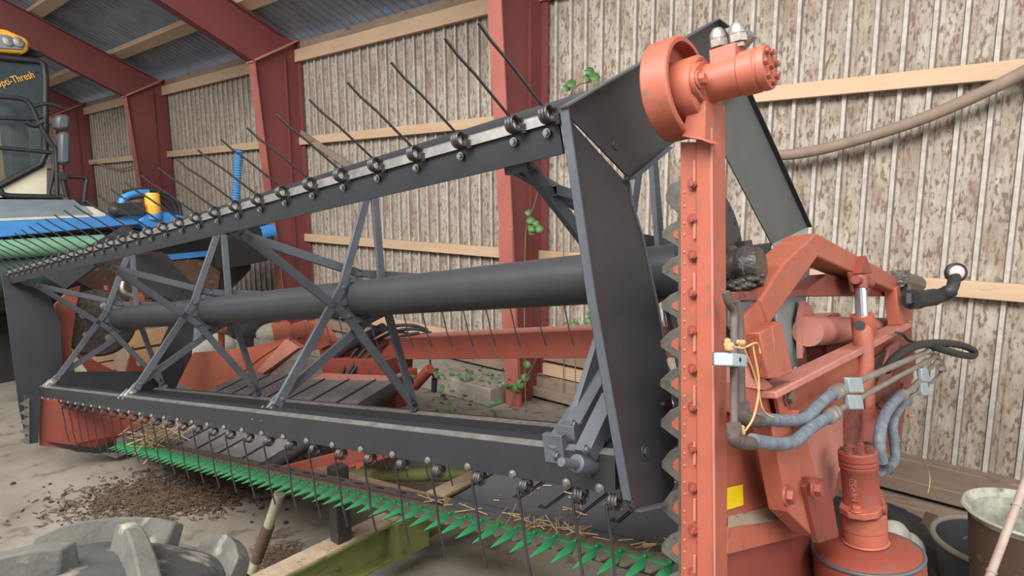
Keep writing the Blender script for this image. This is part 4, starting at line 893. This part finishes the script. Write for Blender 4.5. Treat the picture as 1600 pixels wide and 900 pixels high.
# low kerb and planks behind the reel
k = thing('concrete_kerb', (4.3, 5.9, 0), 'low dusty concrete kerb along the wall beyond the first red column', 'kerb')
for i in range(4):
    mb = MB(); bx(mb, (4.33, 4.15+i*.78, .09), (.26, .385, .09)); obj('kerb_block', mb, 'concrete', k, bev=.012)
for i, (z, x_) in enumerate(((.27, 4.55), (.43, 4.60))):
    mb = MB(); bx(mb, (x_, 5.55+.1*i, z), (.025, 1.75, .06)); o = obj('kerb_plank', mb, 'timber' if i else 'oldtimber', bev=.004)
    tag(o, ('pale weathered plank, lower of the two behind the red rear beam', 'pale plank, upper of the two behind the red rear beam')[i], 'plank', 'planks on the kerb')
for i, (z) in enumerate((.16, .30, .44)):
    mb = MB(); bx(mb, (4.60, 2.85, z), (.03, .70, .055)); o = obj('kerb_plank', mb, ('oldtimber', 'timber', 'oldtimber')[i], bev=.004)
    tag(o, ('grey board lowest of three, seen between the tilted end plate and the first column', 'tan board in the middle of three, right of the first red column foot', 'pale board topmost of three, right of the first red column foot')[i], 'plank', 'boards stacked right of the column')
# vines
def leafm(mb, c, s, n_, tilt):
    c = V3(c); x, y, z = frame(n_, (math.cos(tilt), math.sin(tilt), .4)); pts = [(0, -.5), (.42, -.25), (.5, .15), (.25, .45), (0, .62), (-.25, .45), (-.5, .15), (-.42, -.25)]
    P = [c+x*u*s+y*v*s+z*(abs(u)*.18*s) for u, v in pts]; ctr = c+z*-.02*s
    mb.add([ctr]+P, [(0, i+1, (i+1) % 8+1) for i in range(8)])
def vine(at, stems, leaves, label):
    t = thing('vine', at, label, 'climbing plant')
    mb = MB()
    for L in stems: mb.tube(bez([V3(p) for p in L], 5), .005, 6)
    g_ = V3(stems[0][-1] if stems[0][-1][2] < stems[0][0][2] else stems[0][0]); mb.tube(bez([g_, g_+Vector((.02, .03, -g_.z*.3)), g_+Vector((-.01, .0, -g_.z*.7)), Vector((g_.x, g_.y, .0))], 5), .005, 6)
    obj('vine_stem', mb, 'stem', t, smooth=60)
    for p, s in leaves:
        mb = MB(); leafm(mb, p, s, (-.75+random.uniform(-.3, .3), -.65+random.uniform(-.3, .3), .35), random.uniform(0, 6)); o = obj('leaf', mb, 'leaf', t, smooth=60); o.modifiers.new('thick', 'SOLIDIFY').thickness = .001
X_ = 4.55
vine(wx(886, 160, X_), [[wx(x, y, X_) for x, y in ((884, 162), (892, 146), (905, 132), (925, 128))]], [(wx(893, 132, X_), .085), (wx(886, 138, X_), .07), (wx(922, 112, X_), .08), (wx(930, 121, X_), .09), (wx(919, 122, X_), .08)], 'small green vine sprig on the wall just above the charcoal end plate')
X_ = 4.2
vine(wx(828, 350, X_), [[wx(x, y, X_) for x, y in ((840, 300), (833, 325), (824, 345), (821, 370))]], [(wx(826, 333, X_), .06), (wx(828, 345, X_), .07), (wx(832, 357, X_), .08), (wx(842, 358, X_), .07), (wx(838, 350, X_), .06), (wx(831, 363, X_), .06)], 'vine with a few green leaves halfway up the first red column')
vine(wx(815, 600, X_), [[wx(x, y, X_) for x, y in ((838, 560), (825, 585), (812, 600), (795, 640))]], [(wx(820, 590, X_), .08), (wx(812, 600, X_), .09), (wx(806, 606, X_), .08), (wx(824, 570, X_), .07)], 'vine leaves near the foot of the first red column, below the rear beam')
vine(wx(924, 500, X_), [[wx(x, y, X_) for x, y in ((902, 530), (912, 508), (925, 490))]], [(wx(896, 510, X_), .09), (wx(922, 503, X_), .09), (wx(927, 492, X_), .08), (wx(918, 508, X_), .08)], 'vine leaves peeping between the reel tube and the rear beam')
wp = MB()
for i in range(90):
    c = V3(wz(random.uniform(675, 800), random.uniform(608, 650), .02)); c.z = random.uniform(.02, .16) if c.x < 4.0 else random.uniform(.19, .26); leafm(wp, c, random.uniform(.03, .06), (random.uniform(-1, 1), random.uniform(-1, 1), 1), random.uniform(0, 6))
o = obj('weeds', wp, 'leaf', smooth=0); o['kind'] = 'stuff'; tag(o, 'low green weeds sprouting along the kerb behind the reel', 'weeds')

# ================================================================== MACHINES AT THE FAR LEFT
# forage pickup header: blue beam, green drum
Y = 7.3
bh = thing('blue_header', (1.4, 7.8, 0), 'blue and green machine attachment with a grey cover, beyond the far end of the reel', 'farm machine attachment')
def pw(L, y=Y): return [wy(a, b, y) for a, b in L]
mb = MB(); mb.prism(pw([(-60, 345), (165, 336), (250, 333), (286, 328), (288, 345), (190, 353), (-60, 377)]), (0, .28, 0)); bl = obj('blue_beam', mb, 'blue', bh, bev=.01)
mb = MB(); mb.prism(pw([(-60, 344), (165, 335), (165, 338), (-60, 348)], Y-.004), (0, .1, 0)); obj('beam_edge', mb, 'white', bl)
mb = MB(); A = pw([(-60, 345), (148, 337)], Y+.02)+pw([(115, 312), (-60, 311)], Y+.75); mb.prism(A, (0, .0, -.03)); obj('grey_cover', mb, 'slate', bh)
mb = MB(); mb.prism(pw([(134, 322), (150, 324), (170, 335), (148, 336)], Y+.1), (0, .2, 0)); obj('white_panel', mb, 'white', bh)
mb = MB(); mb.prism(pw([(215, 345), (225, 336), (250, 331), (290, 338), (300, 352), (230, 360)], Y-.05), (0, .3, 0)); mb.cyl(wy(240, 345, Y), wy(240, 328, Y), .09, n=20); obj('blue_casting', mb, 'blue', bh, bev=.02)
mb = MB(); mb.lathe(wy(240, 334, Y-.02), ZA, [(0, 0), (.07, 0), (.075, .03), (.075, .20), (.065, .22), (0, .22)], 24); obj('amber_cap', mb, 'amber', bh)
mb = MB(); mb.tube(bez(pw([(188, 322), (196, 308), (212, 302), (232, 301)]), 6), .04, 12); obj('blue_elbow', mb, 'blue', bh, smooth=60)
mb = MB()
for L in (((205, 304), (240, 303), (268, 315), (281, 345)), ((200, 310), (235, 307), (262, 322), (278, 352)), ((192, 300), (230, 296), (262, 304), (280, 322), (282, 350))): mb.tube(bez(pw(L), 6), .022, 10)
mb.ball(wy(182, 328, Y), .08, 10, 8); mb.box(wy(200, 326, Y), (XA, YA, ZA), (.12, .08, .06)); obj('black_hoses', mb, 'rubber', bh, smooth=60)
mb = MB(); mb.cyl(wy(-60, 394, Y-.25), wy(162, 380, Y-.25), .085, n=32); obj('green_drum', mb, 'palegreen', bh, smooth=60)
mb = MB(); mb.cyl(wy(-60, 436, Y-.1), wy(90, 420, Y-.1), .20, n=24); obj('lower_drum', mb, 'dkgreen', bh, smooth=60)
mb = MB(); mb.prism(pw([(-60, 380), (190, 358), (300, 352), (392, 350), (392, 420), (388, 425), (352, 462), (190, 478), (60, 485), (-60, 490)], Y+.35), (0, .9, 0)); obj('dark_body', mb, 'dark', bh)
mb = MB(); mb.prism(pw([(200, 386), (320, 408), (345, 425), (340, 455), (180, 470), (120, 440)], Y+.33), (0, .02, 0)); obj('rusty_panel', mb, 'brown', bh)
mb = MB(); mb.prism(pw([(262, 398), (325, 392), (328, 400), (268, 406)], Y+.30), (0, .05, 0)); obj('blue_hose_end', mb, 'blue', bh)
mb = MB(); mb.cyl(wy(395, 366, Y), wy(420, 364, Y), .11, n=24); mb.prism(pw([(345, 380), (400, 352), (428, 372), (418, 408), (350, 420)], Y-.10), (0, .2, 0)); obj('black_coupling', mb, 'dark', bh)
mb = MB(); mb.cyl(wy(404, 365, Y-.02), wy(426, 362, Y-.02), .095, n=24); obj('blue_cap', mb, 'blue', bh)
mb = MB(); mb.prism(pw([(-80, 440), (36, 440), (46, 520), (40, 600), (-80, 640)], Y+.9), (0, 1.0, 0)); mb.prism(pw([(0, 372), (140, 362), (200, 356), (200, 372), (0, 392)], Y+.3), (0, .3, 0)); obj('shadowy_chassis', mb, 'dark', bh)
mb = MB()
for i in range(9): mb.bar(wy(110+i*9, 380, Y+.28), wy(122+i*9, 362, Y+.28), .012, .012)
obj('chaff_grid', mb, 'rust', bh)
# blue ribbed hose standing above it
t = thing('ribbed_hose', wy(370, 355, Y+.1), 'upright bright blue ribbed hose behind the raised tines', 'hose')
pa, pb_ = V3(wy(366, 352, Y+.1)), V3(wy(373, 234, Y+.1)); n_ = 30
mb = MB(); mb.tube([pa.lerp(pb_, i/(n_*2)) for i in range(n_*2+1)], [.038 if i % 2 else .054 for i in range(n_*2+1)], 14); obj('hose_wall', mb, 'hoseblue', t, smooth=30)
# combine cab
Yc = 8.8
cb_ = thing('combine_harvester', (1.6, 9.8, 0), 'cream harvester cab with dark glass and twin black mirrors at the far left edge', 'combine harvester')
pc_ = lambda L, y=Yc: [wy(a, b, y) for a, b in L]
mb = MB(); mb.prism(pc_([(-90, 84), (66, 97), (69, 245), (60, 260), (0, 291), (-90, 310)]), (0, .015, 0)); obj('windscreen', mb, 'glass', cb_)
mb = MB(); path = pc_([(-90, 80), (60, 95), (68, 100), (71, 120), (71, 240), (64, 257), (0, 290), (-90, 312)], Yc-.02); mb.tube(path, .035, 8); obj('cab_frame', mb, 'rubber', cb_, smooth=50)
mb = MB(); mb.prism(pc_([(73, 236), (73, 307), (-90, 310), (-90, 318), (0, 292), (66, 258)], Yc), (0, .05, 0)); obj('cream_panel', mb, 'cream', cb_)
mb = MB(); mb.prism(pc_([(-90, 318), (75, 306), (75, 330), (-90, 336)], Yc+.1), (0, 1.2, 0)); mb.prism(pc_([(-90, 60), (66, 80), (66, 88), (-90, 76)], Yc+.05), (0, 1.5, 0)); mb.prism(pc_([(-90, 84), (66, 97), (66, 310), (-90, 320)], Yc+1.5), (0, .02, 0)); obj('cab_shell', mb, 'dark', cb_)
mb = MB(); mb.prism(pc_([(18, 200), (45, 196), (45, 300), (18, 300)], Yc+.7), (0, .3, 0)); mb.prism(pc_([(0, 205), (6, 205), (22, 300), (14, 300)], Yc+.3), (0, .02, 0)); obj('seat_back', mb, 'brown', cb_)
mb = MB(); mb.prism(pc_([(-40, 198), (0, 204), (9, 290), (-40, 300)], Yc+.12), (0, .3, 0)); obj('yellow_door', mb, 'yellow', cb_)
mb = MB(); mb.prism(pc_([(46, 200), (64, 198), (64, 262), (50, 268)], Yc+.5), (0, .05, 0)); obj('side_window', mb, 'palegrey', cb_)
mb = MB(); mb.prism(pc_([(-60, 36), (10, 46), (42, 60), (47, 68), (44, 80), (36, 84), (-60, 76)], Yc-.1), (0, .4, 0)); lp = obj('lamp_pod', mb, 'amber', cb_, bev=.03)
mb = MB(); mb.prism(pc_([(-60, 50), (12, 54), (40, 66), (36, 78), (-60, 72)], Yc-.12), (0, .05, 0)); lo_ = obj('lamp_lens', mb, 'slate', lp, bev=.01)
for x in (12, 28):
    mb = MB(); mb.lathe(wy(x, 63+x*.1, Yc-.12), (0, -1, 0), [(0, 0), (.055, 0), (.05, .02), (0, .03)], 16); obj('work_lamp', mb, 'steel', lp)
for nm, L, r in (('mirror_rail', ((-20, 150), (25, 153), (46, 162), (62, 195), (80, 225), (87, 240), (89, 308)), .026), ('grab_rail', ((-20, 229), (86, 239)), .022), ('grab_rail', ((-20, 183), (20, 185), (50, 186), (66, 182)), .022), ('mirror_arm', ((45, 168), (75, 162), (100, 170)), .02), ('step_rail', ((0, 296), (8, 305), (40, 307), (97, 308)), .03), ('step_rail', ((82, 240), (84, 262), (75, 308)), .02), ('step_rail', ((97, 276), (104, 308)), .024), ('hand_rail', ((95, 274), (108, 276), (134, 278), (134, 290), (131, 316)), .022), ('wiper_arm', ((40, 190), (55, 196), (66, 190)), .03)):
    mb = MB(); mb.tube(bez(pc_(L, Yc-.35), 4) if len(L) > 2 else pc_(L, Yc-.35), r, 8); obj(nm, mb, 'rubber', cb_, smooth=60)
for (x0, x1, y0, y1) in ((87, 111, 178, 203), (92, 112, 205, 257)):
    mb = MB(); mb.prism(pc_([(x0+3, y0), (x1-3, y0+1), (x1, y0+6), (x1, y1-5), (x1-3, y1), (x0+3, y1), (x0, y1-5), (x0+1, y0+6)], Yc-.42), (0, .16, 0)); obj('mirror', mb, 'grey', cb_, bev=.035)
mb = MB(); mb.prism(pc_([(90, 270), (104, 268), (106, 280), (92, 281)], Yc-.38), (0, .1, 0)); mb.prism(pc_([(127, 316), (135, 309), (146, 312), (150, 325), (130, 325)], Yc-.35), (0, .2, 0)); obj('rail_bracket', mb, 'rubber', cb_)
fc = bpy.data.curves.new('windscreen_lettering', 'FONT'); fc.body = 'Opti-Thresh'; fc.size = 1; fc.extrude = .01
fo = bpy.data.objects.new('windscreen_lettering', fc); COL.objects.link(fo); dg = bpy.context.evaluated_depsgraph_get(); me = bpy.data.meshes.new_from_object(fo.evaluated_get(dg)); bpy.data.objects.remove(fo)
xs = [v.co.x for v in me.vertices]; w_ = max(xs); e0, e1 = V3(wy(-6, 138, Yc-.01)), V3(wy(55, 121, Yc-.01)); tx = (e1-e0)/w_; ln = (e1-e0).length/w_; ty = Vector((-tx.z, 0, tx.x)).normalized()*ln*1.35
ty = Vector((tx.z*-1, 0, tx.x)).normalized()*ln*1.35
for v in me.vertices: v.co = tx*v.co.x+ty*v.co.y+Vector((0, -.003*v.co.z, 0))
me.materials.append(M['amber']); lo = bpy.data.objects.new('windscreen_lettering', me); COL.objects.link(lo); lo.parent = cb_; lo.location = e0-org(cb_)
fc = bpy.data.curves.new('trademark_sign', 'FONT'); fc.body = 'TM'; fc.size = 1; fc.extrude = .01
fo = bpy.data.objects.new('trademark_sign', fc); COL.objects.link(fo); dg = bpy.context.evaluated_depsgraph_get(); me = bpy.data.meshes.new_from_object(fo.evaluated_get(dg)); bpy.data.objects.remove(fo)
for v in me.vertices: v.co = tx*v.co.x*.42+ty*v.co.y*.36
me.materials.append(M['amber']); lo = bpy.data.objects.new('trademark_sign', me); COL.objects.link(lo); lo.parent = cb_; lo.location = V3(wy(55.5, 116.5, Yc-.01))-org(cb_)
# stores behind the far half of the header
Ys = 7.0
def pallet(px0, px1, pyt, pyb, y, label):
    t = thing('wooden_crate', wy((px0+px1)/2, pyb, y), label, 'crate', 'crates behind the reel')
    a, b = wy(px0, pyb, y), wy(px1, pyt, y); n = 3
    for i in range(n):
        z0, z1 = a[2]+(b[2]-a[2])*(i+.08)/n, a[2]+(b[2]-a[2])*(i+.92)/n; mb = MB(); bx(mb, ((a[0]+b[0])/2, y, (z0+z1)/2), ((b[0]-a[0])/2, .012, (z1-z0)/2)); obj('crate_slat', mb, 'card', t)
    mb = MB(); bx(mb, ((a[0]+b[0])/2, y+.25, (a[2]+b[2])/2), ((b[0]-a[0])/2-.01, .22, abs(b[2]-a[2])/2)); obj('crate_box', mb, 'oldtimber', t)
pallet(205, 262, 508, 606, Ys, 'tan slatted wooden crate seen under the far end of the reel tube')
pallet(150, 188, 545, 600, Ys+.6, 'low wooden crate left of the taller slatted crate')
def sack(cx, cy, r, y, m, label, sq=(1.3, .8, .8)):
    q = V3(wy(cx, cy, y)); mb = MB(); mb.ball(q, r, 18, 12, sq=sq); mb.ball(q+Vector((r*.8, .05, -r*.3)), r*.8, 16, 10, sq=sq)
    mb.add([q+Vector((sx*r*1.2, sy*r*.6, -r*.3)) for sx in (-1, 1) for sy in (-1, 1)]+[Vector((q.x+sx*r*1.3, q.y+sy*r*.7, .0)) for sx in (-1, 1) for sy in (-1, 1)], [(0, 1, 3, 2), (4, 5, 7, 6), (0, 1, 5, 4), (2, 3, 7, 6), (0, 2, 6, 4), (1, 3, 7, 5)])
    o = obj('filled_sack', mb, m, smooth=70); return tag(o, label, 'sack', 'sacks behind the reel')
sack(330, 545, .20, 6.6, 'white', 'dirty white filled sack above the red back sheet')
sack(300, 530, .16, 7.1, 'slate', 'grey filled sack behind the white one')
sack(395, 515, .20, 7.6, 'dark', 'dark bundle of stuff right of the white sack')
sack(425, 520, .13, 6.0, 'concrete', 'pale dusty bundle beside the centre bracket')
# ================================================================== LITTER
st = MB()
def blade(mb, c, l, w_=.0018, tilt=.2):
    a = random.uniform(0, math.pi); d = Vector((math.cos(a), math.sin(a), random.uniform(-tilt, tilt)))*l/2; s_ = Vector((-math.sin(a), math.cos(a), 0))*w_; c = V3(c)
    mb.add([c-d-s_, c-d+s_, c+d+s_, c+d-s_, c-d+Vector((0, 0, w_*1.5)), c+d+Vector((0, 0, w_*1.5))], [(0, 1, 2, 3), (0, 4, 5, 3), (1, 4, 5, 2), (0, 1, 4), (2, 3, 5)])
for i in range(3400):
    u, v = random.gauss(0, 1), random.gauss(0, 1); c = wz(290+80*u-26*v, 768+20*v-6*u, .004+random.random()*.012)
    blade(st, c, random.uniform(.012, .055), .0035)
for i in range(240): blade(st, wz(random.uniform(400, 470), random.gauss(868, 14), .006+random.random()*.01), random.uniform(.03, .12))
o = obj('straw_litter', st, mat('old_chaff', (66, 54, 44), .95, 0, (98, 76, 56), 30, .6), smooth=0); o['kind'] = 'stuff'; tag(o, 'dark scattered chaff and straw on the floor below the green guards', 'chaff')
st = MB()
for i in range(170):
    c = wz(285+110*random.gauss(0, 1), 775+22*random.gauss(0, 1), .006); st.ball(c, random.uniform(.006, .02), 6, 4, sq=(1, 1, .5))
o = obj('soil_crumbs', st, mat('soil', (72, 58, 48), .95, 0, (52, 42, 36), 20, .5), smooth=60); o['kind'] = 'stuff'; tag(o, 'dark crumbs of soil scattered on the concrete left of the pole', 'soil')
st = MB()
for i in range(55):
    a = random.choice((random.uniform(-.35, .3), random.uniform(-.35, .8))); b = -.30+random.random()*.03; c = W(a, b, cz(a)+.010+random.random()*.012); blade(st, c, random.uniform(.03, .11), .0018, .2)
for i in range(40):
    a = random.uniform(-.3, .5); b = random.uniform(-.2, .3); blade(st, W(a, b, dk(a, b)+.006), random.uniform(.008, .04), .0016, .1)
for i in range(60):
    p = PA(random.gauss(245, 18), random.gauss(675, 12), random.uniform(3.2, 3.5)); blade(st, p, random.uniform(.06, .26), .003, .9)
for L in (((1025, 700), (0, 0)),): pass
for L in (((952, 770, .05), (975, 800, .02), (996, 830, -.02), (1010, 860, -.05), (1020, 895, -.08)), ((880, 792, .16), (920, 806, .12), (960, 818, .08), (1000, 838, .02))):
    st.tube(bez([PA(x, y, a) for x, y, a in L], 6), .003, 6)
o = obj('loose_straw', st, 'straw', smooth=0); o['kind'] = 'stuff'; tag(o, 'loose pale straw stalks caught along the cutter bar and black deck', 'straw')
